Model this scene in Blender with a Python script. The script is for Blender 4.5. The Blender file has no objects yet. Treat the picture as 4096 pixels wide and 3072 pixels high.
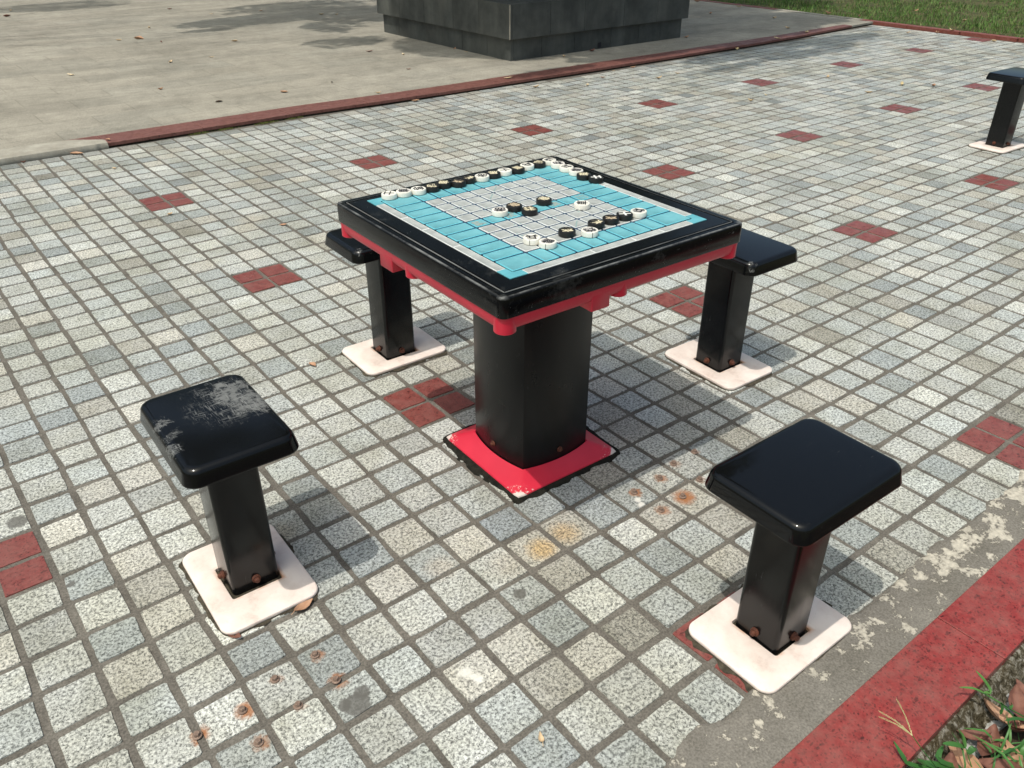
import bpy, bmesh, math, random
from mathutils import Vector, Matrix, noise
random.seed(7)
R = math.radians
sc = bpy.context.scene
col = sc.collection

# ---------------------------------------------------------------- camera
EYE = Vector((-1.1418, -1.8657, 1.3703))
RGT = Vector((0.78577, -0.61852, 0.00130)); FWD = Vector((0.53060, 0.67290, -0.51543))
FWD.normalize(); RGT = (RGT - FWD * RGT.dot(FWD)).normalized(); UP = RGT.cross(FWD)
FPX = 3306.4
cam = bpy.data.cameras.new('camera'); camo = bpy.data.objects.new('camera', cam); col.objects.link(camo)
cam.sensor_width = 36.0; cam.lens = FPX / 4096 * 36.0; cam.clip_start = 0.05; cam.clip_end = 500
camo.matrix_world = Matrix(((RGT.x, UP.x, -FWD.x, EYE.x), (RGT.y, UP.y, -FWD.y, EYE.y), (RGT.z, UP.z, -FWD.z, EYE.z), (0, 0, 0, 1)))
sc.camera = camo

# ---------------------------------------------------------------- light
SHX, SHY = 0.415, 0.09          # how far a shadow falls per metre of height
w = bpy.data.worlds.new('World'); sc.world = w; w.use_nodes = True
nt = w.node_tree; bg = nt.nodes['Background']
sky = nt.nodes.new('ShaderNodeTexSky'); sky.sky_type = 'NISHITA'; sky.sun_disc = False
sky.sun_elevation = math.atan(1 / math.hypot(SHX, SHY)); sky.sun_rotation = math.atan2(-SHX, -SHY)
sky.air_density = 1.0; sky.dust_density = 6.0; sky.ozone_density = 0.7
tint = nt.nodes.new('ShaderNodeMix'); tint.data_type = 'RGBA'; tint.blend_type = 'MULTIPLY'; tint.inputs[0].default_value = 1.0; tint.inputs[7].default_value = (0.90, 1.0, 0.97, 1)
nt.links.new(sky.outputs[0], tint.inputs[6]); nt.links.new(tint.outputs[2], bg.inputs[0]); bg.inputs[1].default_value = 0.15
sun = bpy.data.lights.new('sun', 'SUN'); sun.energy = 2.75; sun.angle = R(0.55); sun.color = (1.0, 0.95, 0.87)
suno = bpy.data.objects.new('sun', sun); col.objects.link(suno)
suno.rotation_euler = Vector((SHX, SHY, -1)).to_track_quat('-Z', 'Y').to_euler()
sc.view_settings.view_transform = 'Standard'; sc.view_settings.look = 'None'
sc.view_settings.exposure = -0.08; sc.view_settings.gamma = 1.0

# ---------------------------------------------------------------- helpers
def at(u, v, z=0.0):
    """the point of the photograph (4096 x 3072) on the level plane z"""
    d = FWD * FPX + RGT * (u - 2048) - UP * (v - 1536)
    return EYE + d * ((z - EYE.z) / d.z)

def mesh(name, V, F, mats, fm=None, smooth=None):
    me = bpy.data.meshes.new(name); me.from_pydata([tuple(v) for v in V], [], F); me.update()
    for m in (mats if isinstance(mats, (list, tuple)) else [mats]): me.materials.append(m)
    if fm: me.polygons.foreach_set('material_index', fm)
    if smooth is not None:
        me.polygons.foreach_set('use_smooth', [True] * len(F)); me.set_sharp_from_angle(angle=R(smooth))
    return me

def obj(name, me, parent=None, label=None, cat=None, group=None, kind=None, loc=(0, 0, 0), rot=(0, 0, 0)):
    o = bpy.data.objects.new(name, me); col.objects.link(o); o.location = loc; o.rotation_euler = rot
    if parent: o.parent = parent
    for k, v in (('label', label), ('category', cat), ('group', group), ('kind', kind)):
        if v: o[k] = v
    return o

class MB:
    def __init__(s): s.V = []; s.F = []; s.M = []
    def add(s, V, F, m=0):
        n = len(s.V); s.V += [Vector(v) for v in V]; s.F += [tuple(i + n for i in f) for f in F]; s.M += [m] * len(F); return s
    def box(s, x0, x1, y0, y1, z0, z1, m=0):
        V = [(x, y, z) for z in (z0, z1) for x, y in ((x0, y0), (x1, y0), (x1, y1), (x0, y1))]
        return s.add(V, [(3, 2, 1, 0), (4, 5, 6, 7), (0, 1, 5, 4), (1, 2, 6, 5), (2, 3, 7, 6), (3, 0, 4, 7)], m)
    def loft(s, rings, cap0=True, cap1=True, m=0, closed=True):
        n = len(rings[0]); V = [p for r in rings for p in r]; F = []
        for k in range(len(rings) - 1):
            for i in range(n if closed else n - 1):
                j = (i + 1) % n; F.append((k * n + i, k * n + j, (k + 1) * n + j, (k + 1) * n + i))
        if cap0: F.append(tuple(range(n - 1, -1, -1)))
        if cap1: F.append(tuple(range((len(rings) - 1) * n, len(rings) * n)))
        return s.add(V, F, m)
    def xf(s, M):
        s.V = [M @ v for v in s.V]; return s
    def build(s, name, mats, smooth=35): return mesh(name, s.V, s.F, mats, s.M, smooth)

def rr(hx, hy, r, z=0, n=6, cx=0, cy=0):
    out = []
    for k, (sx, sy) in enumerate(((1, 1), (-1, 1), (-1, -1), (1, -1))):
        for i in range(n + 1):
            a = math.pi / 2 * (k + i / n)
            out.append(Vector((cx + sx * (hx - r) + r * math.cos(a), cy + sy * (hy - r) + r * math.sin(a), z)))
    return out

def circ(r, z=0, n=24, cx=0, cy=0):
    return [Vector((cx + r * math.cos(2 * math.pi * i / n), cy + r * math.sin(2 * math.pi * i / n), z)) for i in range(n)]

def polar(poly, angles, z):
    out = []
    for a in angles:
        dx, dy = math.cos(a), math.sin(a); best = 0
        for i in range(len(poly)):
            p, q = poly[i], poly[(i + 1) % len(poly)]
            ex, ey = q[0] - p[0], q[1] - p[1]; den = dx * ey - dy * ex
            if abs(den) < 1e-12: continue
            t = (p[0] * ey - p[1] * ex) / den; u = (p[0] * dy - p[1] * dx) / den
            if t > 0 and -1e-6 <= u <= 1 + 1e-6: best = max(best, t)
        out.append(Vector((dx * best, dy * best, z)))
    return out

# ---------------------------------------------------------------- material helper
class NT:
    def __init__(s, name, rough=0.6, spec=0.4, coat=0.0):
        s.m = bpy.data.materials.new(name); s.m.use_nodes = True; s.t = s.m.node_tree; s.b = s.t.nodes['Principled BSDF']
        s.b.inputs['Roughness'].default_value = rough; s.b.inputs['Specular IOR Level'].default_value = spec
        s.b.inputs['Coat Weight'].default_value = coat
    def N(s, typ, **kw):
        n = s.t.nodes.new(typ)
        for k, v in kw.items(): setattr(n, k, v)
        return n
    def set(s, sock, v):
        if isinstance(v, bpy.types.NodeSocket): s.t.links.new(v, sock)
        elif isinstance(v, (tuple, list)) and len(v) == 3 and sock.type == 'RGBA': sock.default_value = (*v, 1)
        else: sock.default_value = v
    def obj(s): return s.N('ShaderNodeTexCoord').outputs['Object']
    def pos(s): return s.N('ShaderNodeNewGeometry').outputs['Position']
    def scale(s, vec, sc3, loc=(0, 0, 0), rot=(0, 0, 0)):
        n = s.N('ShaderNodeMapping'); s.set(n.inputs[0], vec); n.inputs['Scale'].default_value = sc3
        n.inputs['Location'].default_value = loc; n.inputs['Rotation'].default_value = rot; return n.outputs[0]
    def noise(s, vec, scale, detail=3, rough=0.5, dist=0.0):
        n = s.N('ShaderNodeTexNoise'); s.set(n.inputs['Vector'], vec); n.inputs['Scale'].default_value = scale
        n.inputs['Detail'].default_value = detail; n.inputs['Roughness'].default_value = rough; n.inputs['Distortion'].default_value = dist
        return n.outputs['Fac']
    def voro(s, vec, scale, out='Color', feature='F1'):
        n = s.N('ShaderNodeTexVoronoi', feature=feature); s.set(n.inputs['Vector'], vec); n.inputs['Scale'].default_value = scale
        return n.outputs[out]
    def ramp(s, fac, stops, interp='LINEAR'):
        n = s.N('ShaderNodeValToRGB'); s.set(n.inputs[0], fac); r = n.color_ramp; r.interpolation = interp
        while len(r.elements) < len(stops): r.elements.new(0.5)
        for e, (p, c) in zip(r.elements, stops):
            e.position = p; e.color = (c, c, c, 1) if not isinstance(c, (tuple, list)) else (*c, 1)
        return n.outputs[0]
    def mix(s, f, a, b, mode='MIX'):
        n = s.N('ShaderNodeMix', data_type='RGBA', blend_type=mode); s.set(n.inputs[0], f); s.set(n.inputs[6], a); s.set(n.inputs[7], b)
        return n.outputs[2]
    def math(s, op, a, b=0.0, c=0.0):
        n = s.N('ShaderNodeMath', operation=op); s.set(n.inputs[0], a); s.set(n.inputs[1], b); s.set(n.inputs[2], c); return n.outputs[0]
    def mr(s, v, a, b, c=0.0, d=1.0):
        n = s.N('ShaderNodeMapRange'); s.set(n.inputs[0], v)
        for i, x in enumerate((a, b, c, d)): n.inputs[i + 1].default_value = x
        return n.outputs[0]
    def dist(s, vec, p):
        n = s.N('ShaderNodeVectorMath', operation='DISTANCE'); s.set(n.inputs[0], vec); n.inputs[1].default_value = p; return n.outputs['Value']
    def sep(s, v):
        n = s.N('ShaderNodeSeparateXYZ'); s.set(n.inputs[0], v); return n.outputs
    def attr(s, name):
        n = s.N('ShaderNodeAttribute'); n.attribute_name = name; return n.outputs['Color']
    def bump(s, h, strength=0.3, distance=0.002):
        n = s.N('ShaderNodeBump'); s.set(n.inputs['Height'], h); n.inputs['Strength'].default_value = strength; n.inputs['Distance'].default_value = distance
        s.t.links.new(n.outputs[0], s.b.inputs['Normal']); return s
    def base(s, c): s.set(s.b.inputs['Base Color'], c); return s
    def rough(s, c): s.set(s.b.inputs['Roughness'], c); return s

# bolts left in the paving, rust strength, stain radius
BOLTS = [(.441, -.691, .35, .016), (.354, -.692, .45, .02), (.275, -.713, .8, .022), (.265, -.805, 1, .036), (.355, -.784, .5, .018), (.179, -.808, .8, .022), (.177, -.714, .9, .022),
         (-.731, -.686, .7, .018), (-.823, -.692, .35, .016), (-.727, -.770, .9, .024), (-.814, -.779, .3, .016), (-.904, -.722, .95, .024), (-.992, -.722, .95, .024), (-.908, -.808, .7, .02)]

def m_granite():
    n = NT('granite_setts', .62, .35); P = n.pos(); c = n.attr('tile_color')
    g1 = n.ramp(n.voro(P, 480), [(0, .22), (.15, .38), (.26, .88), (.55, 1.08), (1, 1.42)])
    g1b = n.ramp(n.noise(P, 150, 2), [(.35, .42), (.5, 1.02), (.66, 1.30)])
    k = n.mix(1, g1, g1b, 'MULTIPLY')
    d = n.ramp(n.noise(P, 4.5, 4, .6), [(.3, (.80, .79, .74)), (.5, (1, 1, 1)), (.75, (1.05, 1.03, .98))])
    c2 = n.mix(1, n.mix(1, c, k, 'MULTIPLY'), d, 'MULTIPLY')
    # yellow seep marks, rust round the old bolts
    wob = n.math('MULTIPLY', n.math('SUBTRACT', n.noise(P, 60, 4, .7), .5), .035)
    for (x, y, r, cc, f) in ((-.072, -.718, .05, (.50, .34, .16), .55), (-.152, -.730, .05, (.52, .34, .13), .65), (-.62, -.29, .06, (.3, .25, .17), .5), (.23, 1.9, .1, (.42, .36, .27), .4), (2.9, 2.9, .12, (.34, .28, .2), .35), (-.38, -.63, .05, (.42, .36, .28), .45), (-.25, -.72, .06, (.34, .29, .23), .4)):
        m = n.math('MULTIPLY', n.mr(n.math('ADD', n.dist(P, (x, y, 0)), wob), r, r * .35), f); c2 = n.mix(m, c2, n.mix(1, k, cc, 'MULTIPLY'))
    for (x, y, s, r) in BOLTS:
        m = n.math('MULTIPLY', n.mr(n.math('ADD', n.dist(P, (x + .004, y - .002, 0)), wob), r, r * .45), s * .95); c2 = n.mix(m, c2, (.36, .15, .06))
    for (x, y, r) in ((-.722, -.845, .030), (-.700, -.826, .018), (-.742, -.832, .015), (-.287, -.811, .017), (-1.126, .16, .028), (-1.077, -.153, .010), (.62, .97, .014)):
        m = n.mr(n.math('ADD', n.dist(P, (x, y, 0)), n.math('MULTIPLY', wob, .5)), r, r * .8); c2 = n.mix(n.math('MULTIPLY', m, .85), c2, (.12, .115, .105))
    for (x, y, r) in ((.165, -.74, .012), (.155, -.762, .014), (-.51, -.915, .018), (-.50, -.94, .016)):
        m = n.mr(n.math('ADD', n.dist(P, (x, y, 0)), n.math('MULTIPLY', wob, .7)), r, r * .5); c2 = n.mix(n.math('MULTIPLY', m, .8), c2, (.78, .76, .70))
    vd = n.voro(P, 2.3, 'Distance'); sp = n.mr(n.math('ADD', vd, n.math('MULTIPLY', n.math('SUBTRACT', n.noise(P, 45, 4, .7), .5), .05)), .045, .03)
    c2 = n.mix(n.math('MULTIPLY', sp, .6), c2, (.11, .10, .085))
    pt = n.ramp(n.noise(P, 1.3, 5, .7), [(.40, (.86, .85, .80)), (.55, (1, 1, 1))]); c2 = n.mix(1, c2, pt, 'MULTIPLY')
    n.base(c2).bump(n.mix(.5, g1, n.noise(P, 180, 4)), .35, .0015); return n.m

def m_red_granite(name='red_granite', base=(.185, .047, .040), dark=.12, rough=.35):
    n = NT(name, rough, .4); P = n.pos()
    g = n.mix(1, n.ramp(n.voro(P, 290), [(0, dark), (.13, .42), (.24, .95), (.8, 1.1), (1, 1.5)]), n.ramp(n.voro(n.scale(P, (1, 1.8, 1), rot=(0, 0, .7)), 120), [(0, .30), (.10, .45), (.14, 1.0), (.9, 1.05), (1, 1.35)]), 'MULTIPLY')
    g2 = n.ramp(n.noise(P, 70, 3, .6), [(.30, .62), (.42, .98), (.7, 1.12)])
    c = n.mix(1, n.mix(1, base, g, 'MULTIPLY'), g2, 'MULTIPLY')
    d = n.ramp(n.noise(P, 26, 6, .7), [(.40, 0), (.75, .42)])
    c = n.mix(d, c, (.34, .17, .14)); d2 = n.ramp(n.noise(P, 4, 4, .65), [(.42, 0), (.7, .30)]); c = n.mix(d2, c, (.20, .09, .075)); n.base(c).bump(g2, .12, .001); n.rough(n.mr(n.noise(P, 14, 3), .3, .7, rough - .1, rough + .2)); return n.m

def m_grout():
    n = NT('cement_grout', .9, .2); P = n.pos()
    c = n.ramp(n.noise(P, 9, 5, .6), [(.25, (.09, .082, .069)), (.5, (.140, .127, .108)), (.75, (.19, .174, .148))])
    c = n.mix(1, c, n.ramp(n.noise(P, 260, 3), [(.3, .65), (.7, 1.3)]), 'MULTIPLY')
    n.base(c).bump(n.noise(P, 160, 4), .5, .002); return n.m

def m_mortar():
    n = NT('worn_mortar', .92, .2); P = n.pos(); X = n.sep(P)
    c = n.ramp(n.noise(P, 7, 5, .65), [(.25, (.14, .128, .105)), (.5, (.19, .175, .15)), (.75, (.24, .222, .19))])
    c = n.mix(1, c, n.ramp(n.noise(P, 240, 3), [(.3, .7), (.7, 1.25)]), 'MULTIPLY')
    y = n.mr(X[1], -1.43, -1.36); xx = n.mr(X[0], -.1, .6, -.035, .055)
    f = n.math('ADD', n.noise(P, 15, 9, .72, .1), n.math('ADD', n.math('MULTIPLY', n.math('SUBTRACT', y, .6), .07), xx))
    m = n.ramp(f, [(.570, 0), (.585, .75), (.64, 1)])
    pale = n.mix(1, (.50, .46, .38), n.ramp(n.noise(P, 120, 3), [(.3, .75), (.7, 1.15)]), 'MULTIPLY')
    rim = n.ramp(f, [(.545, 0), (.575, .35), (.576, 0)])
    c = n.mix(m, n.mix(rim, c, (.09, .08, .06)), pale)
    n.base(c).bump(n.math('ADD', n.math('MULTIPLY', m, -.6), n.math('MULTIPLY', n.noise(P, 150, 4), .5)), .6, .002); return n.m

def m_plaza():
    n = NT('plaza_granite', .75, .25); P = n.pos()
    b = n.N('ShaderNodeTexBrick'); n.set(b.inputs['Vector'], n.scale(P, (1, 1, 1), (.13, .09, 0))); b.offset = .5
    for k, v in (('Scale', 1.0), ('Mortar Size', .0022), ('Brick Width', .60), ('Row Height', .30), ('Mortar Smooth', .3), ('Bias', -.3)): b.inputs[k].default_value = v
    b.inputs['Color1'].default_value = (1.04, 1.02, 1, 1); b.inputs['Color2'].default_value = (.93, .94, .94, 1); b.inputs['Mortar'].default_value = (.52, .50, .46, 1)
    c = n.ramp(n.noise(P, 1.1, 5, .6), [(.28, (.255, .238, .196)), (.5, (.315, .295, .246)), (.72, (.375, .350, .292))])
    c = n.mix(.8, c, b.outputs['Color'], 'MULTIPLY')
    c = n.mix(1, c, n.ramp(n.voro(P, 250), [(0, .7), (.5, 1), (1, 1.3)]), 'MULTIPLY')
    c = n.mix(1, c, n.ramp(n.noise(P, 9, 6, .75), [(.3, .80), (.5, 1.0), (.7, 1.12)]), 'MULTIPLY')
    c = n.mix(1, c, n.ramp(n.noise(n.scale(P, (.7, 2.2, 1), rot=(0, 0, .6)), 1.4, 5, .65), [(.35, .82), (.6, 1.06)]), 'MULTIPLY')
    n.base(c).bump(n.noise(P, 150, 3), .3, .001); return n.m

def m_concrete(name, lo, hi, sc=40):
    n = NT(name, .92, .2); P = n.pos()
    c = n.ramp(n.noise(P, sc, 6, .7), [(.32, lo), (.52, tuple((a + b) / 2 for a, b in zip(lo, hi))), (.68, hi)])
    n.base(c).bump(n.noise(P, 110, 5, .7), .8, .004); return n.m

def m_slate():
    n = NT('dark_stone_cladding', .55, .4); P = n.pos()
    c = n.ramp(n.noise(P, 2.6, 5, .65), [(.3, (.030, .033, .031)), (.48, (.062, .066, .060)), (.72, (.105, .108, .095))])
    st = n.ramp(n.noise(n.scale(P, (5, 5, .8)), 1, 5, .65), [(.35, .75), (.6, 1.1), (.8, 1.45)])
    c = n.mix(1, c, st, 'MULTIPLY'); n.base(c).bump(n.noise(P, 60, 4), .2, .002)
    n.rough(n.mr(n.noise(P, 5, 3), .3, .7, .4, .75)); return n.m

def m_plastic(name, wear_glint=None, rough=.17, streak=0.0, edge=None, spec=.42):
    n = NT(name, rough, spec); P = n.obj()
    c = (.0042, .0045, .005)
    Pd = n.mix(.012, P, n.N('ShaderNodeTexNoise').outputs['Color'])
    sc1 = n.noise(n.scale(Pd, (30, 330, 30), rot=(0, 0, .55)), 1, 3, .55); sc2 = n.noise(n.scale(Pd, (360, 34, 30), rot=(0, 0, -.25)), 1, 3, .55); sc3 = n.noise(n.scale(Pd, (300, 30, 30), rot=(0, 0, .95)), 1, 3, .55)
    hair = n.math('MAXIMUM', n.ramp(sc1, [(.70, 0), (.76, 1)]), n.ramp(sc2, [(.71, 0), (.77, 1)]))
    spots = n.ramp(n.noise(P, 7, 5, .7), [(.55, 0), (.72, .5)])
    m = n.math('MULTIPLY', hair, n.mr(n.noise(P, 6, 2), .45, .65, 0, .35))
    if wear_glint:  # worn spots, and the corner highlights painted on two seats
        wm = None
        for (x, y, z, r, s) in wear_glint:
            q = n.mr(n.math('ADD', n.dist(P, (x, y, z)), n.math('MULTIPLY', n.math('SUBTRACT', n.noise(P, 22, 6, .7), .5), .16)), r, r * .45, 0, s)
            wm = q if wm is None else n.math('MAXIMUM', wm, q)
        h2 = n.math('MAXIMUM', n.math('MAXIMUM', n.ramp(sc1, [(.56, 0), (.66, 1)]), n.ramp(sc2, [(.57, 0), (.67, 1)])), n.ramp(sc3, [(.57, 0), (.67, 1)]))
        full = n.math('MULTIPLY', n.mr(wm, .55, 1.0, 0, .6), n.mr(n.noise(P, 55, 5, .75), .38, .56))
        m = n.math('MAXIMUM', m, n.math('MAXIMUM', n.math('MULTIPLY', n.math('MULTIPLY', wm, h2), .8), full))
    if edge:
        m = n.math('MAXIMUM', m, n.math('MULTIPLY', n.ramp(n.noise(P, 11, 7, .78), [(.55, 0), (.68, .11)]), 1.0)); m = n.math('MAXIMUM', m, n.math('MULTIPLY', n.ramp(n.voro(P, 120, 'Distance'), [(.06, .5), (.10, 0)]), n.mr(n.noise(P, 15, 2), .55, .6)))
        # pale scuffing that runs along the top arris of the rim
        X = n.sep(P); ax = n.math('MAXIMUM', n.math('ABSOLUTE', X[0]), n.math('ABSOLUTE', X[1]))
        e = n.math('MULTIPLY', n.mr(n.math('ABSOLUTE', n.math('SUBTRACT', ax, edge[0])), .0035, .0005), n.mr(X[2], edge[1] - .006, edge[1] - .003))
        e = n.math('MULTIPLY', e, n.mr(n.noise(P, 9, 5, .7), .42, .62, .1, .75)); m = n.math('MAXIMUM', m, e)
        g_ = n.math('MULTIPLY', n.math('MULTIPLY', n.mr(n.math('ABSOLUTE', n.math('SUBTRACT', ax, edge[0] - .0165)), .0020, .0006), n.mr(X[2], edge[1] - .001, edge[1])), n.mr(n.noise(P, 5, 3, .6), .4, .6, .35, .9)); m = n.math('MAXIMUM', m, g_)
        cc = n.math('MINIMUM', n.math('ABSOLUTE', X[0]), n.math('ABSOLUTE', X[1]))
        e2 = n.math('MULTIPLY', n.math('MULTIPLY', n.mr(cc, .335, .346), n.mr(X[2], edge[1] - .007, edge[1] - .004)), n.mr(n.noise(P, 60, 4), .4, .6, .1, .6)); m = n.math('MAXIMUM', m, e2)
    cl = n.mix(m, c, (.27, .275, .265))
    n.base(cl)
    r = n.math('ADD', n.mr(n.noise(P, 10, 4), .3, .7, rough - .02, rough + .04), n.math('MULTIPLY', m, .45))
    if streak:
        r = n.math('ADD', r, n.math('MULTIPLY', n.noise(n.scale(P, (70, 70, 1.2)), 1, 3), streak))
    n.rough(r); n.b.inputs['IOR'].default_value = 1.5; return n.m

def m_red_paint(worn=True):
    n = NT('red_paint', .38, .5); P = n.obj(); X = n.sep(P)
    c = n.ramp(n.noise(P, 9, 4), [(.3, (.58, .020, .046)), (.7, (.68, .030, .060))])
    if worn:
        s = n.math('ADD', n.math('ABSOLUTE', X[0]), n.math('ABSOLUTE', X[1]))
        f = n.math('ADD', s, n.math('MULTIPLY', n.math('SUBTRACT', n.noise(n.scale(P, (1, 1, 1)), 70, 6, .75), .5), .05))
        m = n.mr(f, .322, .326); m2 = n.math('MULTIPLY', n.mr(f, .285, .30), n.mr(n.noise(P, 120, 5, .8), .56, .62))
        c = n.mix(n.math('MAXIMUM', m, m2), c, (.72, .62, .56))
    n.base(c); return n.m

def m_flat(name, a, b, rough=.5, scale=20, spec=.4, bump=0, em=None):
    n = NT(name, rough, spec); P = n.obj(); n.base(n.ramp(n.noise(P, scale, 5, .65), [(.3, a), (.7, b)]))
    if bump: n.bump(n.noise(P, scale * 4, 4), bump, .002)
    return n.m

def m_plate():
    n = NT('cream_plate', .5, .4); P = n.obj()
    c = n.ramp(n.noise(P, 14, 5, .65), [(.28, (.62, .50, .43)), (.42, (.78, .66, .585)), (.6, (.86, .755, .68))])
    c = n.mix(n.ramp(n.noise(P, 60, 5, .75), [(.62, 0), (.75, .35)]), c, (.33, .28, .24))
    X = n.sep(P); ax = n.math('MAXIMUM', n.math('ABSOLUTE', X[0]), n.math('ABSOLUTE', X[1]))
    r = n.math('MULTIPLY', n.mr(ax, .068, .059), n.mr(n.noise(P, 25, 4), .42, .62, 0, .8)); c = n.mix(r, c, (.55, .25, .10))
    n.base(c); return n.m

M = {}
M['granite'] = m_granite(); M['redg'] = m_red_granite(); M['redk'] = m_red_granite('red_kerb_granite', (.235, .034, .030), .35, .3)
M['redf'] = m_red_granite('weathered_red_granite', (.145, .056, .044), .5, .5)
M['grout'] = m_grout(); M['mortar'] = m_mortar(); M['plaza'] = m_plaza()
M['conc'] = m_concrete('pale_concrete', (.28, .26, .215), (.44, .415, .35), 8)
def m_footing():
    n = NT('rough_mossy_concrete', .95, .15); P = n.pos(); X = n.sep(P)
    a = n.ramp(n.noise(P, 75, 7, .72, .6), [(.38, (.022, .018, .009)), (.5, (.10, .085, .055)), (.60, (.30, .28, .23)), (.72, (.52, .50, .45))])
    br = n.ramp(n.noise(P, 14, 4), [(.42, 0), (.62, .75)]); a = n.mix(br, a, n.mix(.5, a, (.07, .048, .018)))
    q = n.math('ADD', X[1], n.math('MULTIPLY', n.math('SUBTRACT', n.noise(P, 22, 5, .65), .5), .06))
    band = n.mr(q, -1.6165, -1.6185); w2 = n.ramp(n.noise(P, 60, 5, .7), [(.35, (.36, .36, .33)), (.6, (.60, .60, .57))])
    n.base(n.mix(band, a, w2)).bump(n.noise(P, 90, 6, .75), 1.0, .007); return n.m
M['rough'] = m_footing()
M['slate'] = m_slate()
M['rim'] = m_plastic('black_table_plastic', rough=.16, edge=(.3505, .695), spec=.2)
M['col'] = m_plastic('black_column_plastic', rough=.26, streak=.05, spec=.3)
M['post'] = m_plastic('black_post_plastic', rough=.14, streak=.12, spec=.33)
M['seat'] = m_plastic('black_seat_plastic', rough=.06, spec=.34)
M['seatw'] = m_plastic('scratched_seat_plastic', wear_glint=[(.055, .085, .437, .075, 1), (.085, .01, .437, .07, 1), (.03, .03, .437, .085, .55), (-.108, .02, .435, .03, .9), (-.106, -.06, .435, .025, .8), (-.1, -.02, .435, .025, .7)], rough=.14, spec=.3)
M['seatc'] = m_plastic('glint_seat_plastic', wear_glint=[(-.152, -.102, .433, .016, .8)], rough=.14)  # small corner highlight painted into the seat colour
M['seatd'] = m_plastic('glint_seat_plastic', wear_glint=[(-.104, -.150, .433, .017, .8)], rough=.14)  # highlight on this seat's corner is painted as a pale spot
M['red'] = m_red_paint(True); M['apron'] = m_red_paint(False)
M['plate'] = m_plate()
M['rust'] = m_flat('rusty_steel', (.05, .016, .010), (.15, .048, .024), .75, 120, .4, .5)
M['ruststub'] = m_flat('old_rusty_steel', (.15, .10, .075), (.30, .21, .16), .7, 160, .4, .5)
M['steel'] = m_flat('dull_steel', (.30, .29, .27), (.45, .44, .42), .4, 90)
M['tar'] = m_concrete('black_sealant', (.006, .006, .004), (.026, .024, .018), 60)
M['crud_gap_shade'] = m_concrete('dirt_and_gap_shade', (.03, .025, .018), (.10, .085, .06), 50)  # dirt round the stool plates; also painted shade in the step gap
M['bnavy'] = m_flat('dark_blue_board', (.012, .03, .07), (.03, .07, .12), .5, 40)
M['teal'] = m_flat('teal_board', (.10, .35, .41), (.14, .44, .50), .42, 26)
M['teald'] = m_flat('teal_board_face', (.105, .31, .35), (.16, .42, .47), .5, 22)
M['tealb'] = m_flat('bright_teal_ridge', (.10, .44, .53), (.18, .56, .64), .4, 40)
M['gface'] = m_flat('grey_board_face', (.275, .29, .28), (.44, .46, .44), .55, 30)
M['gedge'] = m_flat('white_board_ridge', (.56, .58, .565), (.72, .735, .71), .45, 40)
M['mark'] = m_flat('grey_green_mark', (.20, .30, .29), (.27, .38, .37), .6, 60)
M['stain'] = m_flat('faded_orange_print', (.20, .38, .40), (.40, .34, .26), .6, 160)
M['pw'] = m_flat('white_disc_plastic', (.74, .71, .62), (.84, .81, .73), .42, 40)
M['pwd'] = m_flat('dirty_disc_face', (.42, .40, .38), (.62, .59, .55), .6, 90)
M['pb'] = m_flat('black_disc_plastic', (.010, .010, .010), (.018, .017, .016), .4, 40)
M['ink'] = m_flat('black_ink', (.008, .008, .012), (.016, .016, .02), .5, 40)
M['cream'] = m_flat('cream_ink', (.62, .54, .36), (.80, .72, .52), .5, 60)
M['white'] = m_flat('white_ink', (.75, .74, .68), (.85, .84, .78), .5, 60)
M['creamold'] = m_flat('faded_cream_ink', (.42, .33, .22), (.62, .50, .34), .6, 60)
M['soil'] = m_concrete('dark_soil', (.018, .013, .009), (.07, .05, .033), 30)
M['bark'] = m_concrete('bark', (.06, .045, .03), (.16, .12, .085), 12)
M['lawn'] = m_concrete('lawn_soil', (.035, .05, .016), (.13, .11, .055), 6)

def m_leafy(name, cols, trans=.0, rough=.5):
    n = NT(name, rough, .35); o = n.N('ShaderNodeObjectInfo'); g = n.N('ShaderNodeNewGeometry')
    st = [(i / max(1, len(cols) - 1), c) for i, c in enumerate(cols)]
    n.base(n.ramp(g.outputs['Random Per Island'], st)); return n.m
M['leaf'] = m_leafy('tree_leaves', [(.03, .065, .015), (.05, .10, .02), (.08, .13, .03)])
M['grass'] = m_leafy('grass_blades', [(.03, .08, .012), (.055, .14, .018), (.085, .20, .028), (.12, .22, .04), (.20, .21, .08)], rough=.6)
M['blade'] = m_leafy('weed_green', [(.03, .10, .022), (.05, .15, .035), (.085, .20, .045)], rough=.45)
M['seed'] = m_flat('seed_head', (.36, .34, .14), (.55, .50, .26), .7, 60)
DRY = {'tan': ((.50, .36, .21), (.64, .49, .31)), 'pale': ((.62, .50, .32), (.76, .64, .44)), 'orange': ((.38, .20, .11), (.50, .31, .20)), 'brown': ((.12, .048, .034), (.25, .115, .078)), 'yellow': ((.50, .40, .22), (.62, .52, .30)), 'dark': ((.05, .035, .022), (.10, .07, .045))}
for k, (a, b) in DRY.items(): M['dry' + k] = m_flat('dry_leaf_' + k, a, b, .7, 50)

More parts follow.
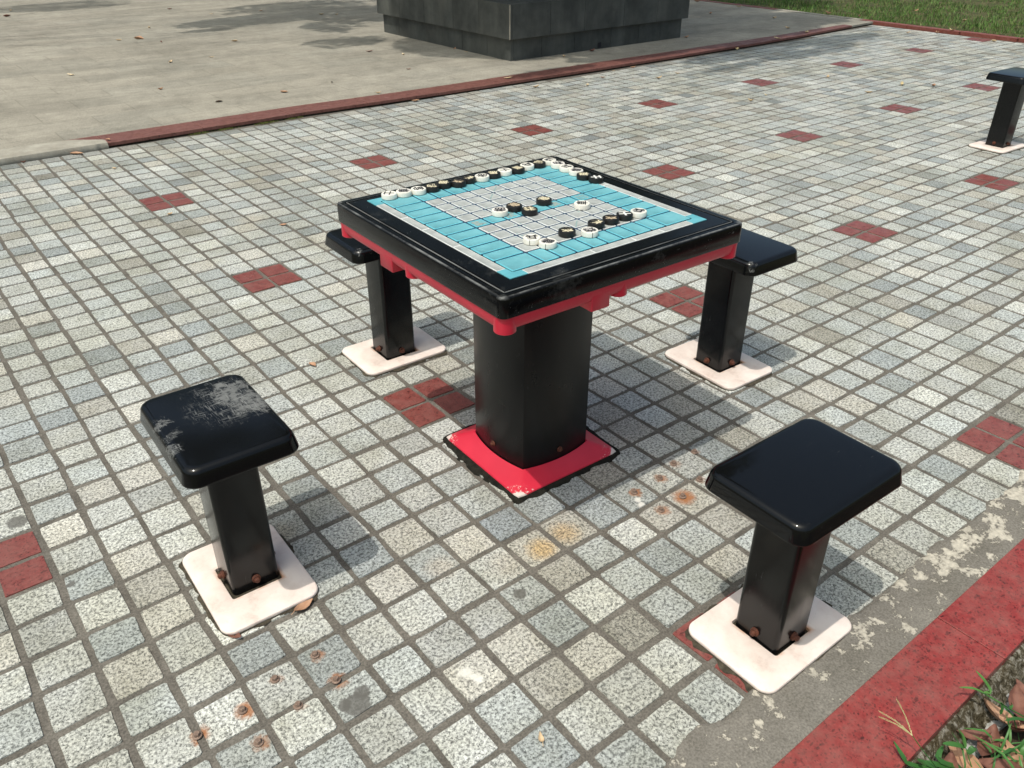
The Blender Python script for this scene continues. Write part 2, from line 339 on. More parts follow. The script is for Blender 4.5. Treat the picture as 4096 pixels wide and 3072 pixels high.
# ================================================================= SETTING
T = 0.11
OFF = {(0, 22): (.02, 0), (0, 11): (.02, -.05), (0, 0): (.04, .04), (11, 0): (-.18, -.04), (11, 11): (-.19, -.18), (11, 22): (-.21, -.34), (11, -11): (-.11, -.06), (22, 0): (-.07, -.07), (22, 11): (-.3, -.12),
       (22, 22): (-.4, -.3), (33, 0): (.04, -.11), (33, 11): (.08, .09), (33, 22): (-.35, -.06), (44, 11): (.25, .11), (44, 22): (-.02, .19), (55, 11): (.37, .18), (55, 22): (.65, .37), (66, 22): (.8, .3), (66, 11): (.6, .25), (22, -11): (-.05, -.06), (33, -11): (.02, -.05), (44, 0): (.15, 0), (55, 0): (.25, .05)}
def warp(i, j):
    a, b = i / 11, j / 11; ia, ib = math.floor(a), math.floor(b); fa, fb = a - ia, b - ib
    def g(p, q):
        return OFF.get((p * 11, q * 11)) or OFF.get((p * 11, min(max(q, 0), 2) * 11)) or (0, 0)
    dx = dy = 0
    for p, wp in ((ia, 1 - fa), (ia + 1, fa)):
        for q, wq in ((ib, 1 - fb), (ib + 1, fb)):
            o = g(p, q); dx += o[0] * wp * wq; dy += o[1] * wp * wq
    return dx, dy
rng = random.Random(11)
jx = {}; 
def node(i, j):
    """the crossing of joint i with joint j: each joint wanders a little, as hand-laid setts do"""
    if (i, j) not in jx:
        dx, dy = warp(i, j)
        wx = .045 * noise.noise(Vector((i * .9, j * .11, 3.3))) + .07 * math.sin(i * 12.9898) * .5
        wy = .045 * noise.noise(Vector((i * .11, j * .9, 8.1))) + .07 * math.sin(j * 78.233) * .5
        if i % 11 == 0: wx *= .2
        if j % 11 == 0: wy *= .2
        jx[(i, j)] = ((i + dx + wx + rng.uniform(-.012, .012)) * T, (j + dy + wy + rng.uniform(-.012, .012)) * T)
    return jx[(i, j)]

Y_FOOT, Y_TILE = 3.64, -1.325
def lerp_table(tb, x):
    for (a, p), (b_, q) in zip(tb, tb[1:]):
        if x <= b_: return p + (q - p) * (x - a) / (b_ - a)
    return tb[-1][1]
FOOT = [(-9, 3.64), (.07, 3.636), (1.33, 3.641), (2.1, 3.605), (4.1, 3.573), (6.2, 3.578), (7.0, 3.605), (8.7, 3.72)]
BACK = [(-9, 3.86), (1.44, 3.855), (2.23, 3.80), (4.3, 3.785), (6.4, 3.765), (8.7, 3.80)]
V = []; F = []; FM = []; FC = []
def tile(i, j):
    p = [node(i, j), node(i + 1, j), node(i + 1, j + 1), node(i, j + 1)]
    red = ((i + 1) % 11 in (0, 1)) and ((j + 1) % 11 in (0, 1)) and j < 30
    g = T * .068
    near = (p[0][0] < 3.2)
    cx = sum(q[0] for q in p) / 4; cy = sum(q[1] for q in p) / 4
    gm = g * rng.uniform(.75, 1.3)
    c = []
    for q in p:
        c.append((q[0] + (gm if q[0] < cx else -gm) * rng.uniform(.8, 1.25), q[1] + (gm if q[1] < cy else -gm) * rng.uniform(.8, 1.25)))
    if cy > lerp_table(FOOT, cx) - .015 or cx > 8.58 - max(0, 2.5 - cy) * -.06: return
    yf = lerp_table(FOOT, cx)
    z = rng.uniform(-.0004, .0012); n0 = len(V); ring = []
    k = 4 if near else 1
    for a in range(4):
        A, B = c[a], c[(a + 1) % 4]; L = math.hypot(B[0] - A[0], B[1] - A[1]); ex, ey = (B[0] - A[0]) / L, (B[1] - A[1]) / L
        cut = .0030 / L * rng.uniform(.3, 1.9)
        ts = [cut] + [cut + (1 - 2 * cut) * (s / k) for s in range(1, k)] + [1 - cut]
        for t in ts:
            w_ = rng.uniform(-.0008, .0008) if near else 0
            ring.append((A[0] + ex * L * t - ey * w_, min(A[1] + ey * L * t + ex * w_, yf - .006)))
    n = len(ring); tx, ty = rng.uniform(-.008, .008), rng.uniform(-.008, .008)
    for (x, y) in ring: V.append((x, y, z + (x - cx) * tx + (y - cy) * ty))
    for (x, y) in ring:
        dx, dy = x - cx, y - cy; V.append((cx + dx * 1.025, cy + dy * 1.025, -.006))
    F.append(tuple(range(n0, n0 + n))); cnt = 1
    for a in range(n):
        b = (a + 1) % n; F.append((n0 + a, n0 + n + a, n0 + n + b, n0 + b)); cnt += 1
    FM.extend([1 if red else 0] * cnt)
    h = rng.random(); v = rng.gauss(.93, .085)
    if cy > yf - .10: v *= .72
    if h < .48: cc = (.500, .500, .465)
    elif h < .76: cc = (.440, .455, .435)
    elif h < .85: cc = (.345, .365, .358)
    elif h < .94: cc = (.490, .470, .420)
    else: cc = (.385, .368, .325)
    if (i, j) in ((-2, -6),): cc = (.30, .325, .34)
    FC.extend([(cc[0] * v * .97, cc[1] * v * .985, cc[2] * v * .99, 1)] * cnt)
for i in range(-16, 82):
    for j in range(-12, 35):
        tile(i, j)
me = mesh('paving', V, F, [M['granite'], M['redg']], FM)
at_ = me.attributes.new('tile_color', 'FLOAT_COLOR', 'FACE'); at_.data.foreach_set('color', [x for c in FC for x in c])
obj('paving', me, kind='structure', label='grey granite sett paving with small squares of red setts')
b = MB(); b.add([(-2.6, Y_TILE - .01, -.0022), (8.72, Y_TILE - .01, -.0022), (8.72, Y_FOOT + .10, -.0022), (-2.6, Y_FOOT + .03, -.0022)], [(0, 1, 2, 3)])
obj('paving_grout', b.build('paving_grout', M['grout'], None), kind='structure')

# worn mortar between the setts and the near kerb
b = MB(); nx = 900; xs = [-1.6 + 6.0 * i / nx for i in range(nx + 1)]; rows = []
def ragged(x):
    e = Y_TILE + .005 + .030 * max(0, noise.fractal(Vector((x * 7, 1.7, 0)), 1, 2, 5) + .30) + .006 * noise.noise(Vector((x * 90, 4, 0)))
    return e + .018 * max(0, 1 - abs(x + .30) / .25)
ys = [[-1.432 + (ragged(x) + 1.432) * t for t in (0, .2, .4, .6, .8, .95, 1)] for x in xs]
rings = []
for k in range(7): rings.append([Vector((x, ys[i][k], .0030 + .0008 * noise.noise(Vector((x * 30, ys[i][k] * 30, 0))) - (.0055 if k == 6 else 0))) for i, x in enumerate(xs)])
b.loft(rings, False, False, closed=False); b.F = [tuple(reversed(f)) for f in b.F]
me = b.build('mortar_strip', M['mortar'], 60)
if me.polygons[0].normal.z < 0: me.flip_normals()
obj('mortar_strip', me, kind='structure')

# near kerb of red granite slabs on a rough concrete haunch
b = MB()
for x0, x1 in ((-1.6, -.837), (-.837, -.226), (-.226, .384), (.384, .995), (.995, 1.61), (1.61, 2.22), (2.22, 4.4)):
    yo = rng.uniform(-.0012, .0012); zz = .0055 + rng.uniform(-.0006, .0006)
    b.loft([rr((x1 - x0) / 2 - .0008, .0725, .001, z_, 1, (x0 + x1) / 2, -1.504 + yo) for z_ in (-.016, zz - .001)] + [rr((x1 - x0) / 2 - .0018, .0715, .001, zz, 1, (x0 + x1) / 2, -1.504 + yo)])
obj('kerb', b.build('kerb', M['redk'], 30), kind='structure')
b = MB(); rings = []
prof = [(-1.560, -.0165), (-1.582, -.018), (-1.592, -.028), (-1.602, -.040), (-1.612, -.052), (-1.622, -.058), (-1.636, -.062), (-1.644, -.075), (-1.648, -.12)]
xs = [-1.6 + 4.6 * i / 900 for i in range(901)]
for k, (y, z) in enumerate(prof):
    a = 0 if k == 0 else .004 if k < 3 else .009
    rings.append([Vector((x, y + a * noise.fractal(Vector((x * 22, y * 60, 1)), 1, 2, 4), z + a * .8 * noise.fractal(Vector((x * 25, y * 70, 9)), 1, 2, 4))) for x in xs])
b.loft(rings, False, False, closed=False); me = b.build('kerb_footing', M['rough'], 60)
if me.polygons[2000].normal.z < 0: me.flip_normals()
obj('kerb_footing', me, kind='structure', label='rough mossy concrete footing under the near red kerb')

# soil bed in front, ground to the horizon, lawn behind
b = MB(); nx, ny = 160, 40
for j in range(ny + 1):
    for i in range(nx + 1):
        x, y = -1.8 + 4.8 * i / nx, -2.9 + 1.27 * j / ny
        b.V.append(Vector((x, y, -.072 + .010 * noise.fractal(Vector((x * 9, y * 9, 0)), 1, 2, 4))))
b.F = [(j * (nx + 1) + i, j * (nx + 1) + i + 1, (j + 1) * (nx + 1) + i + 1, (j + 1) * (nx + 1) + i) for j in range(ny) for i in range(nx)]; b.M = [0] * len(b.F)
obj('soil', b.build('soil', M['soil'], 60), kind='structure')
b = MB(); b.add([(-250, -250, -.14), (250, -250, -.14), (250, 250, -.14), (-250, 250, -.14)], [(0, 1, 2, 3)])
obj('ground', b.build('ground', M['lawn'], None), kind='structure')
b = MB(); nx, ny = 60, 60
for j in range(ny + 1):
    for i in range(nx + 1):
        x, y = 8.73 + 16 * i / nx, -6 + 30 * j / ny
        b.V.append(Vector((x, y, -.004 + .02 * noise.noise(Vector((x * .6, y * .6, 0))))))
b.F = [(j * (nx + 1) + i, j * (nx + 1) + i + 1, (j + 1) * (nx + 1) + i + 1, (j + 1) * (nx + 1) + i) for j in range(ny) for i in range(nx)]; b.M = [0] * len(b.F)
obj('lawn', b.build('lawn', M['lawn'], 60), kind='structure')

# raised plaza, its edge of weathered red slabs, a cement patch at the left
PZ = .030
xs = [-8, -2, .07, 1.44, 2.23, 4.3, 6.4, 8.60]
b = MB(); P_ = [(x, lerp_table(BACK, x)) for x in xs] + [(8.60, 30), (-8, 30)]
b.loft([[Vector((x, y, -.02)) for x, y in P_], [Vector((x, y, PZ)) for x, y in P_]])
obj('plaza', b.build('plaza', M['plaza'], None), kind='structure', label='raised plaza of worn beige grey granite slabs')
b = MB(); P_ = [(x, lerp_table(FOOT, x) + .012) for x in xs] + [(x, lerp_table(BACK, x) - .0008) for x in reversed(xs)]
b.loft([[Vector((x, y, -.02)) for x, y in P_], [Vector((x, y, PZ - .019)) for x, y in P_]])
obj('step_bedding', b.build('step_bedding', M['crud_gap_shade'], None), kind='structure')  # dark colour paints the shadow gap below the slab overhang
b = MB(); cuts = [-1.8, -1.2, -.60, .055]
while cuts[-1] < 7.4: cuts.append(cuts[-1] + .60 + rng.uniform(-.004, .004))
cuts.append(8.12)
def slab(b, x0, x1, m, lift=0):
    jy = rng.uniform(-.003, .003); zz = PZ + .002 + rng.uniform(-.001, .001) + lift; g = .0014; n = 5
    rings = []
    for z_, c in ((zz - .020, 0), (zz - .0015, 0), (zz, .0015)):
        fr_ = [Vector((x0 + g + c + (x1 - x0 - 2 * (g + c)) * i / n, lerp_table(FOOT, x0 + (x1 - x0) * i / n) + jy + c + .003 * noise.noise(Vector(((x0 + i * .12) * 13, 0, 0))), z_)) for i in range(n + 1)]
        bk_ = [Vector((x1 - g - c - (x1 - x0 - 2 * (g + c)) * i / n, lerp_table(BACK, x1 - (x1 - x0) * i / n) - c - .001, z_)) for i in range(n + 1)]
        rings.append(fr_ + bk_)
    b.loft(rings, m=m)
for x0, x1 in zip(cuts, cuts[1:]): slab(b, x0, x1, 0)
slab(b, 8.12, 8.60, 1)
obj('step_edge', b.build('step_edge', [M['redf'], M['plaza']], 30), kind='structure', label='weathered red granite slabs edging the raised plaza')
b = MB()
top = [(.058, Y_FOOT + .085), (.0, Y_FOOT + .125), (-.08, Y_FOOT + .185), (-.17, Y_FOOT + .215), (-.30, Y_FOOT + .22), (-.45, Y_FOOT + .222), (-.7, Y_FOOT + .224), (-1.8, Y_FOOT + .224)]
pts = []
for (xa, ya), (xb, yb) in zip(top, top[1:]):
    for s in range(6): t = s / 6; pts.append((xa + (xb - xa) * t, ya + (yb - ya) * t + rng.uniform(-.003, .003)))
fr = [(p[0], Y_FOOT - .016 + .006 * noise.fractal(Vector((p[0] * 25, 0, 0)), 1, 2, 3)) for p in pts]
r0 = [Vector((x, y + .006, -.004)) for x, y in fr]; r1 = [Vector((x, y, .014)) for x, y in fr]; r2 = [Vector((x, y + .008, PZ + .0055)) for x, y in fr]
r3 = [Vector((x, (y + pts[i][1]) / 2, PZ + .012)) for i, (x, y) in enumerate(fr)]; r4 = [Vector((p[0], p[1], PZ + .0045)) for p in pts]; r5 = [Vector((p[0], p[1] + .004, PZ - .003)) for p in pts]
b.loft([r0, r1, r2, r3, r4, r5], False, False, closed=False)
b.add([r[0] for r in (r0, r1, r2, r3, r4, r5)], [(0, 1, 2, 3, 4, 5)])
me = b.build('cement_patch', M['conc'], 50)
obj('cement_patch', me, kind='structure', label='pale cement patch covering the left end of the red step edge')
for p in me.polygons:
    if p.center.z > PZ + .0075 and p.normal.z < 0: me.flip_normals(); break

# kerb along the lawn
b = MB(); y = -1.5; k = 0
while y < 14:
    m = 1 if 3.9 < y < 5.0 else 0
    b.loft([rr(.048, .297, .001, z_, 1, 8.655 + .07 * max(0, 2.6 - y) * .6 + rng.uniform(-.003, .003), y + .3) for z_ in (-.02, .034)], m=m); y += .6
obj('lawn_kerb', b.build('lawn_kerb', [m_red_granite('lawn_kerb_granite', (.20, .05, .035), .6, .5), M['plaza']], 30), kind='structure', label='low red kerb between the paving and the lawn')

# ================================================================= MONUMENT
mon = obj('monument_plinth', None, label='large dark stone monument plinth standing on the raised plaza', cat='monument', loc=(4.82, 5.40, PZ))
def panels(hx, hy, z0, z1, cuts, name):
    b = MB(); t = .03; core = .004
    b.box(-hx + core, hx - core, -hy + core, hy - core, z0 + .001, z1 - .001)
    for s in (-1, 1):
        c = [-hx + t] + [(-hx + q * 2 * hx) for q in cuts] + [hx - t]
        for a0, a1 in zip(c, c[1:]):
            g = .0016
            b.box(a0 + g, a1 - g, *sorted((s * hy, s * (hy - t))), z0, z1); 
        c = [-hy] + [(-hy + q * 2 * hy) for q in cuts] + [hy]
        for a0, a1 in zip(c, c[1:]):
            g = .0016
            b.box(*sorted((s * hx, s * (hx - t))), a0 + g, a1 - g, z0, z1)
    return b.build(name, M['slate'], 30)
obj('base_course', panels(1.12, 1.10, 0, .187, (.16, .34, .55, .72, .86), 'base_course'), mon)
b = MB()
obj('overhanging_slab', panels(1.163, 1.143, .1875, .470, (.2, .38, .6, .8), 'overhanging_slab'), mon)
b = MB(); b.loft([rr(.86, .84, .004, z_, 1) for z_ in (.4705, 1.9)]); obj('upper_block', b.build('upper_block', M['slate'], 30), mon)
b = MB(); b.box(-1.1665, -1.158, -1.1465, -1.138, .1878, .4698); obj('corner_arris', b.build('corner_arris', M['plaza'], None), mon)
b = MB(); b.box(-.035 - .02, -.035 + .02, -1.103, -1.09, .012, .058); obj('drain_hole', b.build('drain_hole', M['ink'], None), mon)

# ================================================================= TABLE
TA = R(-1.45); TC = (.096, -.380)
table = obj('game_table', None, label='square black game table with a turquoise board and red underside', cat='game table', loc=(TC[0], TC[1], 0), rot=(0, 0, TA))
H = .3550; ZT = .695
b = MB()
rings = [rr(.28, .28, .01, .652), rr(H - .004, H - .004, .014, .6480), rr(H - .0005, H - .0005, .017, .6482), rr(H, H, .0175, .6490), rr(H, H, .0175, ZT - .0050), rr(H - .0006, H - .0006, .017, ZT - .0028), rr(H - .0020, H - .0020, .016, ZT - .0010), rr(H - .0045, H - .0045, .014, ZT),
         rr(H - .0170, H - .0170, .008, ZT - .0005), rr(H - .0178, H - .0178, .007, ZT - .0055), rr(H - .0202, H - .0202, .005, ZT - .0055), rr(H - .0210, H - .0210, .004, ZT + .0008),
         rr(H - .0228, H - .0228, .003, ZT + .0010), rr(H - .0238, H - .0238, .002, ZT - .0042), rr(H - .0258, H - .0258, .0015, ZT - .0040), rr(H - .0270, H - .0270, .001, ZT + .0004)]
b.loft(rings); obj('table_top', b.build('table_top', M['rim'], 32), table)
# apron with its bosses
b = MB(); h = H - .0018
b.loft([rr(.30, .30, .01, .6163), rr(h - .014, h - .014, .012, .6165), rr(h - .0085, h - .0085, .015, .6180), rr(h - .0045, h - .0045, .017, .6215), rr(h - .0020, h - .0020, .019, .628), rr(h - .0008, h - .0008, .02, .640), rr(h, h, .0205, .6480)], cap1=False)
for sx in (-1, 1):
    for sy in (-1, 1):
        c = h - .0235
        b.loft([circ(.0215, .6095, 24, sx * c, sy * c), circ(.0232, .6110, 24, sx * c, sy * c), circ(.0236, .6475, 24, sx * c, sy * c)], cap1=False)
for (x, y) in ((-h + .022, .016), (-.025, -h + .022), (h - .022, -.016), (.025, h - .022)):
    b.loft([circ(.019, .6075, 20, x, y), circ(.0205, .609, 20, x, y), circ(.0215, .6465, 20, x, y)], cap1=False)
for (x, y, hx, hy) in ((-h + .022, .112, .0205, .029), (-.092, -h + .022, .0255, .0205), (h - .022, -.112, .0205, .029), (.092, h - .022, .0255, .0205)):
    b.loft([rr(hx - .001, hy - .001, .002, .5965, 2, x, y), rr(hx, hy, .002, .598, 2, x, y), rr(hx, hy, .002, .646, 2, x, y)], cap1=False)
obj('apron', b.build('apron', M['apron'], 40), table)
# column
def bulge(h, bu, z, n=14):
    out = []
    for k in range(4):
        for i in range(n):
            t = -1 + 2 * i / n; d = h + bu * (1 - t * t); a = -math.pi / 2 + k * math.pi / 2
            x, y = h * t, -d; ca, sa = math.cos(k * math.pi / 2), math.sin(k * math.pi / 2)
            out.append(Vector((x * ca - y * sa, x * sa + y * ca, z)))
    return out
b = MB(); b.loft([bulge(.1105, .0175, .006), bulge(.1105, .0175, .632)]); obj('column', b.build('column', M['col'], 30), table)
ang = sorted(set([2 * math.pi * i / 120 for i in range(120)]))
inn = bulge(.1135, .018, 0)
b = MB()
b.loft([polar(rr(.1745, .1745, .010, 0), ang, -.002), polar(rr(.1750, .1750, .010, 0), ang, .0075), polar(rr(.1735, .1735, .009, 0), ang, .0100), polar(rr(.169, .169, .009, 0), ang, .0115),
        [a.lerp(c, .5) for a, c in zip(polar(rr(.169, .169, .009, 0), ang, .0115), polar(inn, ang, .0365))], polar(inn, ang, .0365), polar(bulge(.1112, .0175, 0), ang, .0330), polar(bulge(.1085, .0170, 0), ang, .01)], cap1=False)
obj('base_plate', b.build('base_plate', M['red'], 40), table)
b = MB(); n = 260; o1 = []; o2 = []; o3 = []
for i in range(n):
    a = 2 * math.pi * i / n; p = polar(rr(.1755, .1755, .012, 0), [a], 0)[0]; d = p.normalized()
    e = .0185 + .014 * max(-.7, noise.fractal(Vector((p.x * 17, p.y * 17, 2.4)), 1, 2, 5)) + .012 * max(0, noise.noise(Vector((p.x * 13, p.y * 13, 7))) - .2)
    hz = .0055 + .002 * noise.noise(Vector((p.x * 80, p.y * 80, 0)))
    o1.append(p * .985 + Vector((0, 0, .0065))); o2.append(p + d * max(.004, e) * .55 + Vector((0, 0, hz))); o3.append(p + d * max(.006, e) + Vector((0, 0, -.001)))
b.loft([o1, o2, o3], False, False); me = b.build('sealant', M['tar'], 60); 
if sum(p.normal.z for p in me.polygons) < 0: me.flip_normals()
obj('sealant', me, table)
def bolt_mb(r, hgt, side, hexa=False):
    """a bolt with washer pointing to -y"""
    b = MB(); Rm = Matrix.Rotation(math.pi / 2, 4, 'X')
    b.loft([circ(r, 0, 18), circ(r, hgt * .3, 18), circ(r * .86, hgt * .42, 18)], cap0=False)
    n = 6 if hexa else 14
    b.loft([circ(r * .62, hgt * .3, n), circ(r * .62, hgt * .85, n), circ(r * .48, hgt, n)], cap0=False)
    b.loft([circ(r * .26, hgt * .99, 6), circ(r * .24, hgt * 1.06, 6)], cap0=False)
    return b.xf(Rm)
bme = bolt_mb(.0085, .009, 0, True).build('bolt', M['rust'], 40)
for k in range(4):
    a = k * math.pi / 2 ; dx, dy = math.sin(a), -math.cos(a)
    obj('bolt', bme, table, loc=(dx * .1278, dy * .1278, .064), rot=(0, 0, a))

# board
BU, BV = .003, .010
board = MB(); board.box(-.262, .262, -.272, .272, ZT - .001, ZT + .0012)
bd = obj('board', board.build('board', M['bnavy'], None), table, loc=(BU, BV, 0))
PU, PV, W_, D_ = .0452, .0463, .0855, .0672
def cell(b, x0, x1, y0, y1, z, mr, mf, r=.0022, rw=.0019, g=.0029):
    cx, cy, hx, hy = (x0 + x1) / 2, (y0 + y1) / 2, (x1 - x0) / 2 - g, (y1 - y0) / 2 - g
    A = [rr(hx, hy, r, ZT, 2, cx, cy), rr(hx, hy, r, z - .0004, 2, cx, cy), rr(hx - .0006, hy - .0006, r * .8, z, 2, cx, cy), rr(hx - .0006 - rw, hy - .0006 - rw, r * .6, z, 2, cx, cy), rr(hx - .0012 - rw, hy - .0012 - rw, r * .5, z - .0005, 2, cx, cy)]
    b.loft(A[:4], False, False, m=mr); b.loft(A[3:], False, True, m=mf)
bt = MB(); bgm = [MB(), MB()]; us = [-4 * PU + PU * i for i in range(9)]; vs = [-4.5 * PV + PV * i for i in range(10)]
ZC = ZT + .0028
for i in range(8):
    for j in range(9):
        if j == 4: cell(bt, us[i], us[i + 1], vs[j], vs[j + 1], ZC, 0, 1)
        else: cell(bgm[j > 4], us[i], us[i + 1], vs[j], vs[j + 1], ZC, 0, 1)
    cell(bt, us[i], us[i + 1], vs[0] - D_, vs[0], ZC, 0, 1); cell(bt, us[i], us[i + 1], vs[9], vs[9] + D_, ZC, 0, 1)
for j in range(9):
    cell(bt, us[0] - W_, us[0], vs[j], vs[j + 1], ZC, 0, 1); cell(bt, us[8], us[8] + W_, vs[j], vs[j + 1], ZC, 0, 1)
for (x0, x1) in ((us[0] - W_, us[0]), (us[8], us[8] + W_)):
    for (y0, y1) in ((vs[0] - D_, vs[0]), (vs[9], vs[9] + D_)): cell(bt, x0, x1, y0, y1, ZC, 0, 1)
obj('turquoise_cells', bt.build('turquoise_cells', [M['tealb'], M['teald']], 40), bd)
for q in bgm: obj('grey_cells', q.build('grey_cells', [M['gedge'], M['gface']], 40), bd)
OU, OV = .2900, .3000; FW = .0235
b = MB(); c1 = .046
for s in (-1, 1):
    for seg in ((-OU + c1, -.060), (-.060, .062), (.062, .15), (.15, OU - c1)):
        y0, y1 = sorted((s * OV, s * (OV - FW))); cell(b, seg[0], seg[1], y0, y1, ZT + .0018, 0, 1, .0006, .0014, .0003)
    for seg in ((-OV + c1, -.09), (-.09, .04), (.04, .135), (.135, OV - c1)):
        x0, x1 = sorted((s * OU, s * (OU - FW))); cell(b, x0, x1, seg[0], seg[1], ZT + .0018, 0, 1, .0006, .0014, .0003)
obj('grey_frame', b.build('grey_frame', [M['gedge'], M['gface']], 40), bd)
for sx in (-1, 1):
    for sy in (-1, 1):
        b = MB(); P = [(OU, OV), (OU - c1, OV), (OU - c1, OV - FW), (OU - FW - .003, OV - FW), (OU - FW, OV - FW - .003), (OU - FW, OV - c1), (OU, OV - c1)]
        P = [(sx * x, sy * y) for x, y in P]
        if sx * sy < 0: P.reverse()
        b.loft([[Vector((x, y, ZT)) for x, y in P], [Vector((x, y, ZT + .0020)) for x, y in P]], False, True)
        obj('turquoise_corner', b.build('turquoise_corner', M['teal'], 30), bd)
# printed marks: corner ticks of the soldier and cannon points, palace diagonals, faded river words
b = MB(); ZF = ZC - .0005 + .00012
def quad(b, p, q, wd, z=ZF):
    d = Vector((q[0] - p[0], q[1] - p[1], 0)).normalized(); nn = Vector((-d.y, d.x, 0)) * wd / 2
    b.add([Vector((*p, z)) - nn, Vector((*q, z)) - nn, Vector((*q, z)) + nn, Vector((*p, z)) + nn], [(0, 1, 2, 3)])
def ticks(i, j):
    for sx in (-1, 1):
        for sy in (-1, 1):
            if not (0 <= i + (sx - 1) // 2 < 8 and 0 <= j + (sy - 1) // 2 < 9): continue
            if j + (sy - 1) // 2 == 4: continue
            x, y = us[i] + sx * .0085, vs[j] + sy * .0085
            b.add([Vector((x + .0034 * math.cos(t), y + .0034 * math.sin(t), ZF)) for t in [2 * math.pi * k / 10 for k in range(10)]], [tuple(range(10))])
for i in range(0, 9, 2): ticks(i, 3); ticks(i, 6)
for i in (1, 7): ticks(i, 2); ticks(i, 7)
for (j0, j1) in ((0, 2), (7, 9)):
    for k in range(2):
        e = .0068
        quad(b, (us[3 + k] + e, vs[j0 + k] + e), (us[4 + k] - e, vs[j0 + k + 1] - e), .0030)
        quad(b, (us[3 + k] + e, vs[j1 - k] - e), (us[4 + k] - e, vs[j1 - k - 1] + e), .0008)
obj('point_marks', b.build('point_marks', M['mark'], None), bd)

FONTBODY = {}
def char_mesh(ch, size, mat, thick, bold=.02):
    key = (ch, size, mat.name)
    if key in FONTBODY: return FONTBODY[key]
    cu = bpy.data.curves.new('character', 'FONT'); cu.body = ch; cu.size = size; cu.align_x = 'CENTER'; cu.align_y = 'CENTER'; cu.extrude = thick / 2; cu.offset = size * bold; cu.resolution_u = 2
    t = bpy.data.objects.new('character', cu); col.objects.link(t); dg = bpy.context.evaluated_depsgraph_get(); dg.update()
    me = bpy.data.meshes.new_from_object(t.evaluated_get(dg)); bpy.data.objects.remove(t)
    if len(me.vertices):
        xs = [v.co.x for v in me.vertices]; ys_ = [v.co.y for v in me.vertices]
        cx, cy = (min(xs) + max(xs)) / 2, (min(ys_) + max(ys_)) / 2
        for v in me.vertices: v.co.x -= cx; v.co.y -= cy
    me.materials.clear(); me.materials.append(mat); FONTBODY[key] = me; return me
for i, ch, a in ((0, '楚', 1.57), (2, '河', 1.57), (5, '界', -1.57), (7, '漢', -1.57)):
    obj('faded_character', char_mesh(ch, .030, M['stain'], .0002, .03), bd, loc=(us[i] + PU / 2, vs[4] + PV / 2, ZF), rot=(0, 0, a))

